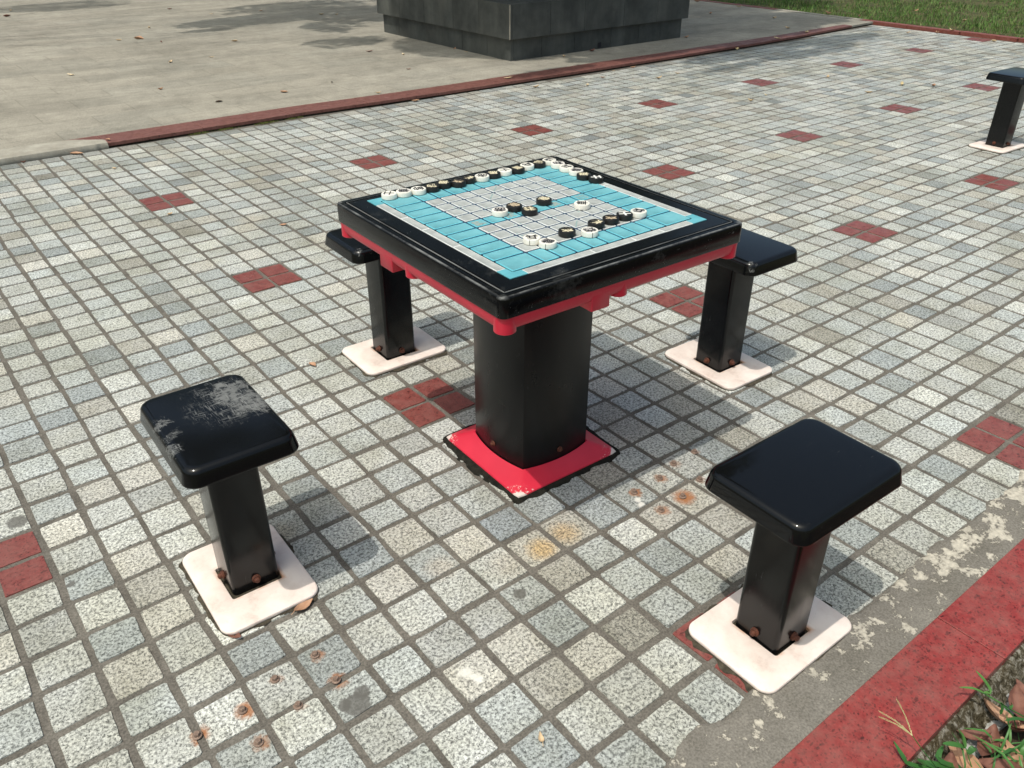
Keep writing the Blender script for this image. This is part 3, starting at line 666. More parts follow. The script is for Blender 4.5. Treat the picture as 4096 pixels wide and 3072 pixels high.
# ================================================================= CHESS DISCS
PR, PH = .0197, .0134
def disc_mesh(mat, matf, dished):
    b = MB(); n = 40
    b.loft([circ(PR - .0015, 0, n), circ(PR, .0015, n), circ(PR, PH - .0022, n), circ(PR - .0007, PH - .0007, n), circ(PR - .0022, PH, n), circ(PR - .0036, PH, n), circ(PR - .0042, PH - .0004, n)], True, False, 0)
    b.loft([circ(PR - .0042, PH - .0004, n), circ(PR - .0050, PH - .0004, n)], False, True, 1)
    return b.build('chess_disc', [mat, matf], 30)
DW, DD, DK = disc_mesh(M['pw'], M['pw'], 0), disc_mesh(M['pw'], M['pwd'], 1), disc_mesh(M['pb'], M['pb'], 0)
o_ = lambda x, y: (1300 + x / 1.3012, 580 + y / 1.3012)
PIECES = [  # zoom x, y, colour, sign, angle, words
 (340, 248, 'W', '士', -130, 'white disc at the left corner of the board, first of the long rear row'),
 (411, 236, 'D', '車', 60, 'dirty white disc second from the left corner of the board in the rear row'),
 (482, 225, 'W', '帥', 165, 'white disc third from the left corner, beside the first black disc of the rear row'),
 (556, 210, 'K', '砲', 150, 'black disc fourth from the left corner, just right of three white discs'),
 (622, 193, 'K', '車', 50, 'black disc fifth from the left corner of the board in the rear row'),
 (692, 185, 'o', '卒', 120, 'black disc with faded sign, sixth from the left corner in the rear row'),
 (750, 168, 'K', '卒', 200, 'black disc seventh in the rear row, left of the lone white disc there'),
 (810, 158, 'W', '相', 40, 'white disc eighth in the rear row, between two black discs'),
 (876, 142, 'K', '馬', 150, 'black disc ninth in the rear row, between white discs left of the row middle'),
 (935, 128, 'W', '士', 160, 'white disc tenth in the rear row, with a thin four stroke sign'),
 (1000, 118, 'K', '馬', 10, 'black disc eleventh in the rear row, between two white discs'),
 (1053, 100, 'W', '兵', 170, 'white disc twelfth in the rear row, two before the far corner'),
 (1112, 88, 'K', '砲', 30, 'black disc thirteenth in the rear row, next to the far corner disc'),
 (1167, 75, 'W', '炮', 20, 'white disc at the far corner of the board'),
 (1212, 92, 'D', '兵', 60, 'dirty faced white disc, first after the far corner on the right side'),
 (1257, 110, 'W', '兵', 100, 'white disc with a star like sign, second after the far corner on the right side'),
 (1307, 128, 'D', '馬', 210, 'white disc with dense sign, last white one before two black discs on the right side'),
 (1348, 150, 'K', '車', 50, 'black disc between the white discs and the last black disc on the right side'),
 (1410, 165, 'w', '士', 60, 'black disc with a white three stroke sign at the end of the right side row'),
 (910, 335, 'D', '相', 50, 'white disc touching the black discs in the middle of the board'),
 (985, 310, 'o', '象', 190, 'black disc with a worn faded sign, next to the white disc in mid board'),
 (1065, 330, 'K', '將', 60, 'black disc with a dense sign, right end of the three in mid board'),
 (1140, 278, 'K', '象', 200, 'lone black disc behind the middle of the board'),
 (1338, 300, 'W', '車', 48, 'lone white disc on the right half of the board'),
 (1260, 440, 'K', '卒', 150, 'lone black disc near the front between two pairs of white discs'),
 (1412, 398, 'K', '卒', 190, 'black disc just behind the cracked white disc near the front'),
 (1488, 375, 'o', '卒', 140, 'black disc in the middle of the three black ones of the front row'),
 (1560, 355, 'w', '士', 150, 'black disc with a bold white sign, beside the rightmost white disc'),
 (1633, 340, 'D', '兵', 120, 'rightmost white disc of the front row'),
 (1378, 440, 'C', '炮', 165, 'cracked white disc with dark face in front of the three black discs'),
 (1077, 478, 'c', '兵', 150, 'clean white disc with a cracked side at the front left of the board'),
 (1160, 498, 'C', '馬', 200, 'dirty cracked white disc nearest to the front edge of the board')]
ZP = ZC + .0001
pos = []
for p in PIECES:
    q = at(*o_(p[0], p[1]), ZP + PH); pos.append([q.x, q.y])
for it in range(60):
    for i in range(32):
        for j in range(i):
            dx, dy = pos[i][0] - pos[j][0], pos[i][1] - pos[j][1]; d = math.hypot(dx, dy); mn = 2 * PR + .0004
            if d < mn:
                s = (mn - d) / 2 / d; pos[i][0] += dx * s; pos[i][1] += dy * s; pos[j][0] -= dx * s; pos[j][1] -= dy * s
crk = MB(); crk.box(-.0005, .0005, -.0004, .0004, .001, PH - .001); crkm = crk.build('crack', M['ink'], None)
first = {}
for k, (p, (x, y)) in enumerate(zip(PIECES, pos)):
    c = p[2]; white = c in 'WDCc'
    o = obj('chess_disc', DD if c in 'DC' else DW if white else DK, None, p[5], 'game piece', 'chess discs lying on the board', loc=(x, y, ZP), rot=(0, 0, R(p[4])))
    mt = M['ink'] if white else M['white'] if c == 'w' else M['creamold'] if c == 'o' else M['cream']
    obj('character', char_mesh(p[3], .0285, mt, .0003, .020 if c != 'w' else .05), o, loc=(0, 0, PH - .0004 + .00018))
    if c in 'Cc':
        aw = math.atan2(EYE.y - y, EYE.x - x) + (.35 if k == 29 else -.25) - R(p[4])
        obj('crack', crkm, o, loc=(math.cos(aw) * (PR + .0001), math.sin(aw) * (PR + .0001), 0), rot=(0, 0, aw + math.pi / 2))

# ================================================================= STOOLS
def seat_mesh(hx, hy, mat):
    b = MB(); z = .437; e = .0100
    b.loft([rr(hx + e - .016, hy + e - .016, .022, z - .0375, 8), rr(hx + e - .012, hy + e - .012, .024, z - .0395, 8), rr(hx + e - .0012, hy + e - .0012, .031, z - .0385, 8), rr(hx + e, hy + e, .032, z - .0372, 8), rr(hx + e - .0003, hy + e - .0003, .032, z - .0345, 8),
            rr(hx + .0055, hy + .0055, .031, z - .0130, 8), rr(hx + .0046, hy + .0046, .030, z - .0090, 8), rr(hx + .0026, hy + .0026, .029, z - .0053, 8), rr(hx - .0004, hy - .0004, .027, z - .0024, 8), rr(hx - .0044, hy - .0044, .025, z - .0007, 8), rr(hx - .009, hy - .009, .022, z, 8)])
    return b.build('seat', mat, 62)
def plate_mesh(hx, hy):
    b = MB(); r = .030; z = .013
    b.loft([rr(hx - .001, hy - .001, r, .0035, 8), rr(hx, hy, r, .0055, 8), rr(hx, hy, r, z - .003, 8), rr(hx - .001, hy - .001, r, z - .001, 8), rr(hx - .0035, hy - .0035, r - .002, z, 8), rr(.0605, .0605, .006, z, 8), rr(.0590, .0590, .006, z - .001, 8), rr(.0588, .0588, .006, .004, 8)], True, False)
    return b.build('floor_plate', M['plate'], 38)
pm = MB(); pm.loft([rr(.0545, .0545, .011, .0045, 6), rr(.0545, .0545, .011, .412, 6)]); postm = pm.build('post', M['post'], 38)
sb = bolt_mb(.0100, .013, 0).build('bolt', M['rust'], 40)
ss = bolt_mb(.0042, .003, 0).build('screw', M['steel'], 40)
def crud_mesh(hx, hy, seed, wdt):
    b = MB(); n = 160; a1 = []; a2 = []; a3 = []
    for i in range(n):
        a = 2 * math.pi * i / n; p = polar(rr(hx, hy, .03, 0), [a], 0)[0]; d = p.normalized()
        e = wdt * (.35 + 1.2 * max(-.25, noise.fractal(Vector((p.x * 22 + seed, p.y * 22, seed)), 1, 2, 4)))
        a1.append(p * .90 + Vector((0, 0, .0040))); a2.append(p * .99 + Vector((0, 0, .0040))); a3.append(p + d * e + Vector((0, 0, .0004)))
    b.loft([a3, a2, a1], False, True); return b.build('dirt_bed', M['crud_gap_shade'], 60)
def stool(loc, rot, long_x, label, mat, seed, prot=0, plrot=None, pldx=(0, 0), wd=.010, screw=False):
    s = obj('stool', None, None, label, 'stool', 'black stools around the game tables', loc=(loc[0], loc[1], 0), rot=(0, 0, R(rot)))
    hx, hy = (.1550, .1075) if long_x else (.1075, .1550)
    px, py = (.152, .1115) if long_x else (.1115, .152)
    obj('seat', seat_mesh(hx, hy, mat), s); obj('post', postm, s)
    pr = R((plrot if plrot is not None else rot) - rot)
    obj('floor_plate', plate_mesh(px, py), s, loc=(pldx[0], pldx[1], 0), rot=(0, 0, pr))
    obj('dirt_bed', crud_mesh(px, py, seed, wd), s, loc=(pldx[0], pldx[1], 0), rot=(0, 0, pr))
    for k in range(4):
        a = k * math.pi / 2; obj('bolt', sb, s, loc=(math.sin(a) * .0545, -math.cos(a) * .0545, .031), rot=(0, 0, a))
        if screw: obj('screw', ss, s, loc=(math.sin(a) * .0545, -math.cos(a) * .0545, .385), rot=(0, 0, a))
    return s
stool((-.743, -.374), -1.5, False, 'black stool with a badly scratched seat left of the table', M['seatw'], 1, pldx=(-.003, -.010), wd=.012)
stool((.070, -1.226), -1.45, True, 'glossy black stool standing nearest the red kerb, in front of the table', M['seat'], 2, plrot=-.5, wd=.016)
stool((.083, .341), -1.5, True, 'black stool partly hidden behind the left side of the table, painted highlight on the seat corner', M['seatc'], 3, wd=.013)
stool((.893, -.398), -2.2, False, 'black stool behind the right side of the table', M['seatd'], 4, screw=True, wd=.010)
stool((4.385, .310), -2.5, True, 'far black stool standing alone at the right edge of the paving', M['seat'], 5, screw=True, wd=.014)

# ================================================================= BOLT STUBS IN THE PAVING
b = MB(); b.loft([circ(.0095, .0005, 18), circ(.0095, .0028, 18), circ(.0085, .0034, 18)], False); b.loft([circ(.0064, .0034, 6), circ(.0064, .0085, 6), circ(.0054, .0098, 6)], False)
stub = b.build('bolt_stub', M['ruststub'], 35)
BL = ['bolt stub half hidden by shade nearest the right stool, back row', 'bolt stub in the back row of the group right of the table base', 'bolt stub with orange rust between two others right of the table base', 'bolt stub with the largest ring of rust, on a beige sett', 'bolt stub right of the one with the large rust ring', 'bolt stub with brown rust, front one of the group right of the table base', 'bolt stub beside a white smear, closest to the red base plate',
      'bolt stub with yellow rust behind the dark blot, nearest the left stool', 'faint bolt stub without rust, second from the left stool in the back row', 'bolt stub on a joint right beside the dark blot', 'bolt stub on a joint in the middle of the front left group', 'bolt stub with orange rust left of the middle of the front left group', 'leftmost bolt stub of the front left group, with rust to its left', 'bolt stub closest to the bottom edge of the photo']
for (x, y, s, r), l in zip(BOLTS, BL):
    obj('bolt_stub', stub, None, l, 'bolt', 'old bolt stubs left in the paving', loc=(x, y, .001), rot=(rng.uniform(-.1, .1), rng.uniform(-.1, .1), rng.uniform(0, 3)))

# ================================================================= FALLEN LEAVES
def leaf_mesh(L, Wd, curl, fold, seed, mat):
    r = random.Random(seed); b = MB(); n = 9; rows = []
    for i in range(n + 1):
        t = i / n; w_ = Wd * math.sin(math.pi * min(1, t * .96 + .02)) ** .8 * (1 - .25 * t) * (1 + r.uniform(-.07, .07))
        z = curl * (4 * (t - .5) ** 2) + .001; x = (t - .5) * L
        rows.append([Vector((x, -w_ / 2, z + fold * w_ + r.uniform(0, .001))), Vector((x, -w_ / 4, z + fold * w_ * .4)), Vector((x, 0, z)), Vector((x, w_ / 4, z + fold * w_ * .5)), Vector((x, w_ / 2, z + fold * w_ * 1.1 + r.uniform(0, .001)))])
    V = [p for q in rows for p in q]; F = [(i * 5 + j, i * 5 + j + 1, (i + 1) * 5 + j + 1, (i + 1) * 5 + j) for i in range(n) for j in range(4)]
    b.add(V, F); n0 = len(V)
    b.add([Vector((-L * .5 - L * .16, .0006, .002)), Vector((-L * .5 - L * .16, -.0006, .002)), Vector((-L * .46, -.0008, curl * .9 + .001)), Vector((-L * .46, .0008, curl * .9 + .001))], [(0, 1, 2, 3)])
    return b.build('fallen_leaf', mat, 80)
LEAVES = [  # x, y, z, length, curl, colour, words
 (.90, 10.85, PZ, .07, .02, 'tan', 'small pale leaf in the shaded far left corner of the plaza'), (.76, 10.31, PZ, .09, .02, 'brown', 'brown leaf at the far left edge of the plaza'), (2.53, 9.82, PZ, .06, .02, 'brown', 'small dark leaf on the sunlit plaza near the top edge'),
 (1.80, 8.34, PZ, .06, .02, 'tan', 'small leaf left of the tree shadow on the plaza'), (1.28, 7.65, PZ, .06, .01, 'tan', 'small pale leaf just left of the bigger flat tan leaf'), (1.47, 7.62, PZ, .11, .006, 'orange', 'largest flat tan leaf on the left part of the plaza'),
 (1.58, 7.27, PZ, .04, .015, 'brown', 'tiny brown leaf below the largest flat tan leaf'), (2.18, 6.87, PZ, .07, .015, 'tan', 'leaf lying just below the middle of the tree shadow'), (2.78, 9.06, PZ, .07, .02, 'tan', 'pale leaf on the left tongue of the tree shadow'),
 (3.37, 8.95, PZ, .07, .02, 'orange', 'orange leaf inside the tree shadow'), (3.81, 8.18, PZ, .06, .02, 'tan', 'left one of two leaves in the shade left of the monument'), (3.96, 8.07, PZ, .06, .02, 'tan', 'right one of two leaves in the shade left of the monument'),
 (2.95, 5.51, PZ, .075, .02, 'brown', 'dark curled leaf in the shade left of the monument corner'), (3.12, 5.18, PZ, .05, .02, 'pale', 'whitish leaf left of the monument foot'), (2.77, 4.53, PZ, .045, .02, 'brown', 'dark leaf on the plaza left of the monument corner'), (3.67, 5.14, PZ, .05, .02, 'orange', 'orange leaf against the left foot of the monument'), (3.66, 4.93, PZ, .045, .02, 'tan', 'tan leaf against the left foot of the monument'),
 (1.66, 6.13, PZ, .05, .015, 'tan', 'tan leaf in the middle of the open plaza, upper one'), (1.28, 6.11, PZ, .06, .025, 'tan', 'curled tan leaf in the middle of the open plaza, left one'), (.43, 6.02, PZ, .07, .02, 'pale', 'whitish curled leaf alone on the left of the plaza'),
 (.83, 5.0, PZ, .045, .02, 'orange', 'small orange leaf between the open plaza and the red edge'), (1.53, 4.32, PZ, .06, .015, 'orange', 'orange leaf close behind the red step edge, right one'), (1.02, 4.31, PZ, .055, .002, 'dark', 'dark thin twig like leaf behind the red step edge'),
 (2.08, 3.86, PZ, .045, .02, 'tan', 'tan leaf at the back of the red step edge'), (1.99, 4.43, PZ, .03, .01, 'dark', 'tiny dark leaf behind the red step edge, left of the monument'), (.08, 3.69, PZ + .004, .035, .01, 'orange', 'orange leaf where the cement patch meets the red edge'),
 (-.13, 3.605, .001, .072, .010, 'orange', 'orange leaf lying against the cement patch'), (-.42, 3.60, .001, .03, .02, 'brown', 'tiny crumpled leaf at the left end of the cement patch'), (-.04, 3.17, .001, .045, .004, 'tan', 'thin stick like leaf on the setts before the cement patch'),
 (-.054, 2.198, .001, .036, .012, 'tan', 'curled leaf just below the red setts at the left'), (.315, 1.723, .001, .034, .010, 'orange', 'small leaf left of the table, right of the red setts'), (-.182, .427, .001, .036, .004, 'orange', 'orange leaf between the left stool and the stool behind it'),
 (2.22, 3.56, .001, .06, .02, 'orange', 'orange leaf on the setts under the red step edge, left one'), (3.20, 3.70, PZ + .002, .08, .012, 'tan', 'long thin leaf on the red step edge below the monument'), (3.25, 3.40, .001, .06, .025, 'tan', 'curled tan leaf under the red step edge, below the monument'),
 (3.62, 3.20, .001, .055, .02, 'pale', 'pale leaf on the setts, first right of the monument corner'), (3.94, 3.36, .001, .05, .015, 'orange', 'orange leaf on the setts right of the monument corner'), (4.21, 3.51, .001, .03, .02, 'tan', 'tiny leaf touching the step, right of the monument corner'), (4.46, 3.52, .001, .05, .02, 'orange', 'orange leaf at the foot of the step below the monument right side'),
 (4.29, 3.05, .001, .07, .035, 'tan', 'upright curled tan leaf on the setts below the monument'), (4.56, 3.09, .001, .04, .02, 'tan', 'small tan leaf right of the upright curled leaf'), (5.94, 3.56, .001, .07, .02, 'yellow', 'yellowish leaf on the shaded red edge'), (6.67, 3.63, PZ, .08, .02, 'yellow', 'yellow leaf on the red edge near its far end'),
 (5.46, 2.22, .001, .06, .02, 'tan', 'tan leaf between two red patches in the upper right'), (4.20, 2.04, .001, .05, .03, 'tan', 'small curled leaf left of the middle of the right paving'), (5.64, 1.66, .001, .085, .03, 'yellow', 'largest pale yellow leaf left of the far stool'), (5.80, 1.48, .001, .06, .03, 'orange', 'orange curled leaf close left of the far stool'), (5.16, 1.66, .001, .06, .02, 'tan', 'tan leaf lower left of the largest pale yellow leaf'), (4.45, 2.09, .001, .03, .02, 'pale', 'tiny pale leaf in the middle of the right paving'),
 (7.28, 3.70, PZ, .07, .02, 'yellow', 'yellow leaf near the far end of the step'), (7.37, 4.01, PZ, .07, .03, 'tan', 'tan leaf behind the far end of the step'), (7.93, 4.60, PZ, .07, .03, 'tan', 'tan leaf on the plaza near the lawn corner'), (7.64, 5.33, PZ, .08, .02, 'orange', 'orange leaf on the plaza right of the monument'), (5.98, 4.25, PZ, .08, .03, 'orange', 'orange leaf at the right foot of the monument'), (4.64, 4.24, PZ, .07, .03, 'brown', 'brown leaf by the drain hole of the monument'), (4.22, 4.17, PZ, .05, .02, 'tan', 'leaf along the front foot of the monument'),
 (8.30, 3.11, .001, .06, .03, 'tan', 'tan leaf on the setts before the lawn kerb, left one'), (8.55, 2.91, .001, .06, .04, 'orange', 'orange leaf against the lawn kerb, middle one'), (8.64, 2.80, .03, .07, .04, 'yellow', 'yellow leaf on the lawn kerb'), (8.45, 2.25, .001, .06, .02, 'tan', 'tan leaf near the lawn kerb at the right edge'),
 (8.80, 4.02, .04, .07, .03, 'brown', 'brown leaf on the lawn kerb corner'), (8.68, 4.37, .045, .09, .04, 'orange', 'orange leaf standing on the lawn kerb by the plaza corner'), (8.48, 5.56, PZ, .08, .03, 'tan', 'tan leaf along the far plaza kerb'), (8.48, 6.27, PZ, .09, .03, 'orange', 'orange leaf at the far end of the plaza kerb'), (9.73, 3.83, .05, .08, .04, 'orange', 'orange leaf lying in the lawn'), (11.1, 4.43, .05, .10, .04, 'orange', 'orange leaf far back in the lawn'),
 (9.3, 3.0, .05, .08, .04, 'tan', 'pale leaf in the lawn close behind its kerb')]
for k, (x, y, z, L, cu, c, l) in enumerate(LEAVES):
    me = leaf_mesh(L, L * rng.uniform(.38, .6), cu * .55, rng.uniform(.05, .5), k, M['dry' + c])
    obj('fallen_leaf', me, None, l, 'leaf', 'fallen leaves on the paving and plaza', loc=(x, y, z + .001), rot=(0, rng.uniform(-.1, .1), rng.uniform(0, 6.28)))
for k, (u, v, L, c, l, ar, z) in enumerate([(935, 2542, .045, 'brown', 'brown leaf wedged under the near corner of the left stool plate', -1.2, .001), (1215, 2430, .05, 'orange', 'orange leaf sliver under the right edge of the left stool plate', .2, .001), (2165, 2960, .024, 'tan', 'tiny tan leaf on a sett at the bottom of the photo', 1.1, .002)]):
    q = at(u, v, z); obj('fallen_leaf', leaf_mesh(L, L * .5, .008, .2, 200 + k, M['dry' + c]), None, l, 'leaf', 'fallen leaves on the paving and plaza', loc=q, rot=(0, .05, ar))
# big leaves in the planted bed
for k, (u, v, L, c, l, ar) in enumerate([(4060, 2830, .10, 'brown', 'big brown leaf in the bed, topmost against the concrete footing', .6), (3990, 2880, .11, 'orange', 'long pale brown leaf standing in the bed', 1.9), (3960, 2990, .10, 'brown', 'dark brown leaf under the grass in the bed', .2), (3890, 2960, .08, 'brown', 'reddish leaf beside the footing in the bed', 2.4), (3860, 3050, .09, 'orange', 'orange brown leaf at the bottom edge in the bed', 1.5), (4080, 2930, .10, 'brown', 'crumpled leaf at the right edge in the bed', 2.9), (4050, 3040, .09, 'orange', 'leaf in the bottom right corner of the bed', .9), (3800, 3100, .09, 'brown', 'leaf cut by the bottom edge of the photo', .4), (4000, 3080, .09, 'brown', 'lowest brown leaf in the bed near the corner', 2.0), (4110, 2790, .08, 'brown', 'leaf at the right edge beside the footing', 1.2)]):
    q = at(u, v, -.045); obj('fallen_leaf', leaf_mesh(L * .8, L * .42, .02, .35, 300 + k, M['dry' + c]), None, l, 'leaf', 'brown leaves in the planted bed', loc=q, rot=(rng.uniform(-.4, .4), rng.uniform(-.4, .4), ar))

# ================================================================= WEEDS AND GRASS
def ribbon(b, pts, w0, w1, m=0, seg=8, flat=None):
    P = [Vector(p) for p in pts]; C = []
    def cr(t):
        n = len(P) - 1; k = min(int(t * n), n - 1); f = t * n - k
        p0, p1, p2, p3 = P[max(k - 1, 0)], P[k], P[k + 1], P[min(k + 2, n)]
        return .5 * ((2 * p1) + (p2 - p0) * f + (2 * p0 - 5 * p1 + 4 * p2 - p3) * f * f + (3 * p1 - p0 - 3 * p2 + p3) * f ** 3)
    rows = []
    for i in range(seg + 1):
        t = i / seg; c = cr(t); d = (cr(min(1, t + .02)) - cr(max(0, t - .02))).normalized()
        s = d.cross(Vector((0, 0, 1))); s = s.normalized() if s.length > 1e-3 else Vector((1, 0, 0)); up = s.cross(d)
        wd = w0 * (math.sin(math.pi * min(.98, .12 + t * .86)) ** .7) if w1 is None else w0 + (w1 - w0) * t
        rows.append([c - s * wd / 2 + up * wd * .15, c, c + s * wd / 2 + up * wd * .15])
    V = [p for r in rows for p in r]; b.add(V, [(i * 3 + j, i * 3 + j + 1, (i + 1) * 3 + j + 1, (i + 1) * 3 + j) for i in range(seg) for j in range(2)], m)
def tube(b, pts, r0, r1, n=6, m=0):
    rings = []
    for k, p in enumerate(pts):
        p = Vector(p); q = Vector(pts[min(k + 1, len(pts) - 1)]) - Vector(pts[max(k - 1, 0)]); q.normalize(); s = q.orthogonal().normalized(); t = q.cross(s); r = r0 + (r1 - r0) * k / (len(pts) - 1)
        rings.append([p + s * r * math.cos(2 * math.pi * i / n) + t * r * math.sin(2 * math.pi * i / n) for i in range(n)])
    b.loft(rings, m=m)
zz_ = lambda x, y, z: at(3000 + x / 2.018, 2400 + y / 2.018, z)
wd1 = MB(); J = zz_(1310, 1095, .055); root = zz_(1520, 1370, -.02)
tube(wd1, [at(3790, 3110, -.06), root, zz_(1400, 1220, .03), J], .0012, .0008)
for tip in (zz_(1180, 800, .075), zz_(1040, 900, .07), zz_(1040, 945, .065)):
    for i in range(26):
        t = i / 26; p = J.lerp(tip, t) + Vector((0, 0, .006 * math.sin(t * 3))); s = .0016 * (1.2 - t * .8)
        tube(wd1, [p, p + (tip - J).normalized() * .004 + Vector((rng.uniform(-1, 1), rng.uniform(-1, 1), rng.uniform(-.2, 1))) * s], s * .5, s * .2, 4, 1)
    tube(wd1, [J, J.lerp(tip, .5) + Vector((0, 0, .005)), tip], .0006, .0003, 5, 1)
ribbon(wd1, [root, zz_(1290, 1330, .0), zz_(1230, 1260, .015), zz_(1160, 1140, .03)], .011, None)
ribbon(wd1, [root, zz_(1370, 1300, .0), zz_(1420, 1340, .02)], .010, None)
o = obj('weed', None, None, 'weed with three pale seed spikes leaning over the near red kerb', 'weed', 'weeds growing beside the near kerb')
m_ = wd1.build('stem_and_seed_heads', [M['blade'], M['seed']], 60); obj('stem_and_seed_heads', m_, o)
wd2 = MB(); S = [zz_(2280, 980, -.03), zz_(2100, 880, .0), zz_(2020, 830, .015), zz_(1890, 750, .03)]
tube(wd2, S, .0016, .0008)
ribbon(wd2, [S[3], zz_(1800, 715, .036), zz_(1690, 705, .035)], .006, None); ribbon(wd2, [S[3] + Vector((.001, 0, 0)), zz_(1940, 740, .032), zz_(1890, 650, .05), zz_(1822, 570, .06)], .009, None)
ribbon(wd2, [S[2], zz_(2030, 870, .005), zz_(2022, 925, -.01)], .009, None); ribbon(wd2, [S[1], zz_(2110, 850, .0), zz_(2105, 820, .01)], .006, None); ribbon(wd2, [S[0], zz_(2150, 960, -.01), zz_(2060, 975, .0)], .008, None)
o = obj('weed', None, None, 'leafy weed shoot reaching over the concrete footing at the right edge', 'weed', 'weeds growing beside the near kerb'); obj('shoot', wd2.build('shoot', M['blade'], 60), o)
wd3 = MB(); r3 = zz_(1800, 1380, -.05)
tube(wd3, [r3, zz_(1740, 1190, .0), zz_(1690, 1070, .02)], .0012, .0007)
for pl in ([zz_(1740, 1190, .0), zz_(1650, 1170, .01), zz_(1555, 1160, .015)], [zz_(1740, 1190, .0), zz_(1710, 1100, .02), zz_(1680, 1050, .035)], [zz_(1760, 1240, -.01), zz_(1800, 1200, .0), zz_(1810, 1190, .0)], [r3, zz_(1530, 1300, -.02), zz_(1560, 1175, -.01)], [r3, zz_(1500, 1330, -.02), zz_(1400, 1300, -.02)]):
    ribbon(wd3, pl, .012, None)
o = obj('weed', None, None, 'low weed with broad leaves between the footing and the brown leaves', 'weed', 'weeds growing beside the near kerb'); obj('leaves', wd3.build('leaves', M['blade'], 60), o)
b = MB()
for k in range(240):
    u = rng.uniform(3700, 4500); vmin = 2700 + (4150 - u) * .95; v = rng.uniform(max(vmin + 130, 2700), 3500)
    p = at(u, v, -.066)
    if p.y > -1.655: continue
    L = rng.uniform(.035, .10); a = rng.uniform(0, 6.28); d = Vector((math.cos(a), math.sin(a), 0)); ln = rng.uniform(.4, 1.1)
    ribbon(b, [p, p + d * L * .35 * ln + Vector((0, 0, L * .6)), p + d * L * ln + Vector((0, 0, L * rng.uniform(.45, .8)))], rng.uniform(.003, .008), None, seg=5)
obj('bed_grass', b.build('bed_grass', M['blade'], 60), None, 'green grass blades growing through the leaves in the near bed', 'grass', kind='stuff')
b = MB()
for k in range(52000):
    t = rng.random(); x = 8.72 + 4.8 * t ** 1.25; y = rng.uniform(1.2, 9.5)
    bare = noise.fractal(Vector((x * 1.1, y * 1.1, 5)), 1, 2, 3)
    if bare < -.12 and rng.random() < .8: continue
    if x - 8.72 < .05 and rng.random() < .5: continue
    h = rng.uniform(.018, .05) * (1 + .5 * bare); a = rng.uniform(0, 6.28); l = rng.uniform(.1, .9) * h; wv = rng.uniform(.004, .009)
    dx, dy = math.cos(a), math.sin(a); z0 = 0.0
    n = len(b.V); b.V += [Vector((x - dy * wv / 2, y + dx * wv / 2, z0)), Vector((x + dy * wv / 2, y - dx * wv / 2, z0)), Vector((x + dx * l, y + dy * l, z0 + h))]; b.F.append((n, n + 1, n + 2)); b.M.append(0)
obj('lawn_grass', b.build('lawn_grass', M['grass'], None), None, 'short patchy green lawn grass beyond the far kerb', 'grass', kind='stuff')
# moss at the foot of the step
b = MB()
for cx in (.62, .80, 1.05, 1.10, 1.28):
    for k in range(160):
        x = cx + rng.gauss(0, .03); y = Y_FOOT - .004 - abs(rng.gauss(0, .008)); h = rng.uniform(.003, .014); a = rng.uniform(0, 6.28); r = .003
        n = len(b.V); b.V += [Vector((x + r * math.cos(a), y + r * math.sin(a), .001)), Vector((x - r * math.cos(a), y - r * math.sin(a), .001)), Vector((x + rng.uniform(-.004, .004), y + rng.uniform(-.004, .004), h))]; b.F.append((n, n + 1, n + 2)); b.M.append(0)
obj('moss', b.build('moss', m_leafy('moss_green', [(.10, .12, .03), (.20, .21, .06)]), None), None, 'small tufts of yellow green moss at the foot of the red step', 'moss', kind='stuff')

# ================================================================= TREES (out of frame; they cast the dappled shade and are mirrored in the gloss)
def leaf_cards(b, c, rx, ry, rz, n, r, size=.13, hole=.25):
    for k in range(n):
        while True:
            p = Vector((r.uniform(-1, 1), r.uniform(-1, 1), r.uniform(-1, 1)))
            if p.length < 1: break
        q = Vector((p.x * rx, p.y * ry, p.z * rz)) + Vector(c)
        if noise.noise(q * 1.6) < -hole: continue
        s = size * r.uniform(.6, 1.3); a = Vector((r.uniform(-1, 1), r.uniform(-1, 1), r.uniform(-.5, .5))).normalized(); t = a.cross(Vector((r.uniform(-1, 1), r.uniform(-1, 1), 1))).normalized()
        b.add([q - a * s / 2, q + t * s * .28 + Vector((0, 0, .01)), q + a * s / 2, q - t * s * .28], [(0, 1, 2, 3)])
def limb(b, p, q, r0, r1):
    p, q = Vector(p), Vector(q); m1 = p.lerp(q, .35) + Vector((0, 0, (q - p).length * .10)); m2 = p.lerp(q, .7) + Vector((0, 0, (q - p).length * .08))
    tube(b, [p, m1, m2, q], r0, r1, 8)
def tree(base, blobs, label, seed, size=.13, tr=.16, hole=.25):
    r = random.Random(seed); t = obj('tree', None, None, label, 'tree', 'park trees around the plaza', loc=base)
    B = Vector(base); b = MB(); top = Vector((sum(q[0] for q in blobs) / len(blobs) - B.x, sum(q[1] for q in blobs) / len(blobs) - B.y, 0)) * .12 + Vector((0, 0, 2.7))
    tube(b, [(0, 0, -.2), (.05, .03, 1.0), (top.x * .5, top.y * .5, 1.9), top], tr * 1.25, tr * .8, 12)
    f = MB()
    for (x, y, z, rx, ry, rz, n) in blobs:
        c = Vector((x, y, z)) - B; limb(b, top, c, tr * .11, .003); leaf_cards(f, c, rx, ry, rz, n, r, size, hole)
    obj('trunk', b.build('trunk', M['bark'], 60), t); obj('crown', f.build('crown', M['leaf'], None), t); return t
def over(gx, gy, h):
    h = h + 1.6; return gx - SHX * h, gy - SHY * h, h
bl = []
for gx, gy, h, rx, ry, n in ((1.6, 11.0, 5, .9, .5, 900), (3.0, 8.25, 5.2, .95, .42, 1100), (3.9, 9.0, 5.5, 1.0, .7, 1500), (2.35, 7.80, 5, .35, .12, 160), (3.05, 6.15, 4.6, .42, .32, 380), (3.5, 7.2, 5, .35, .5, 420)):
    bl.append((*over(gx, gy, h), rx, ry, .45, n))
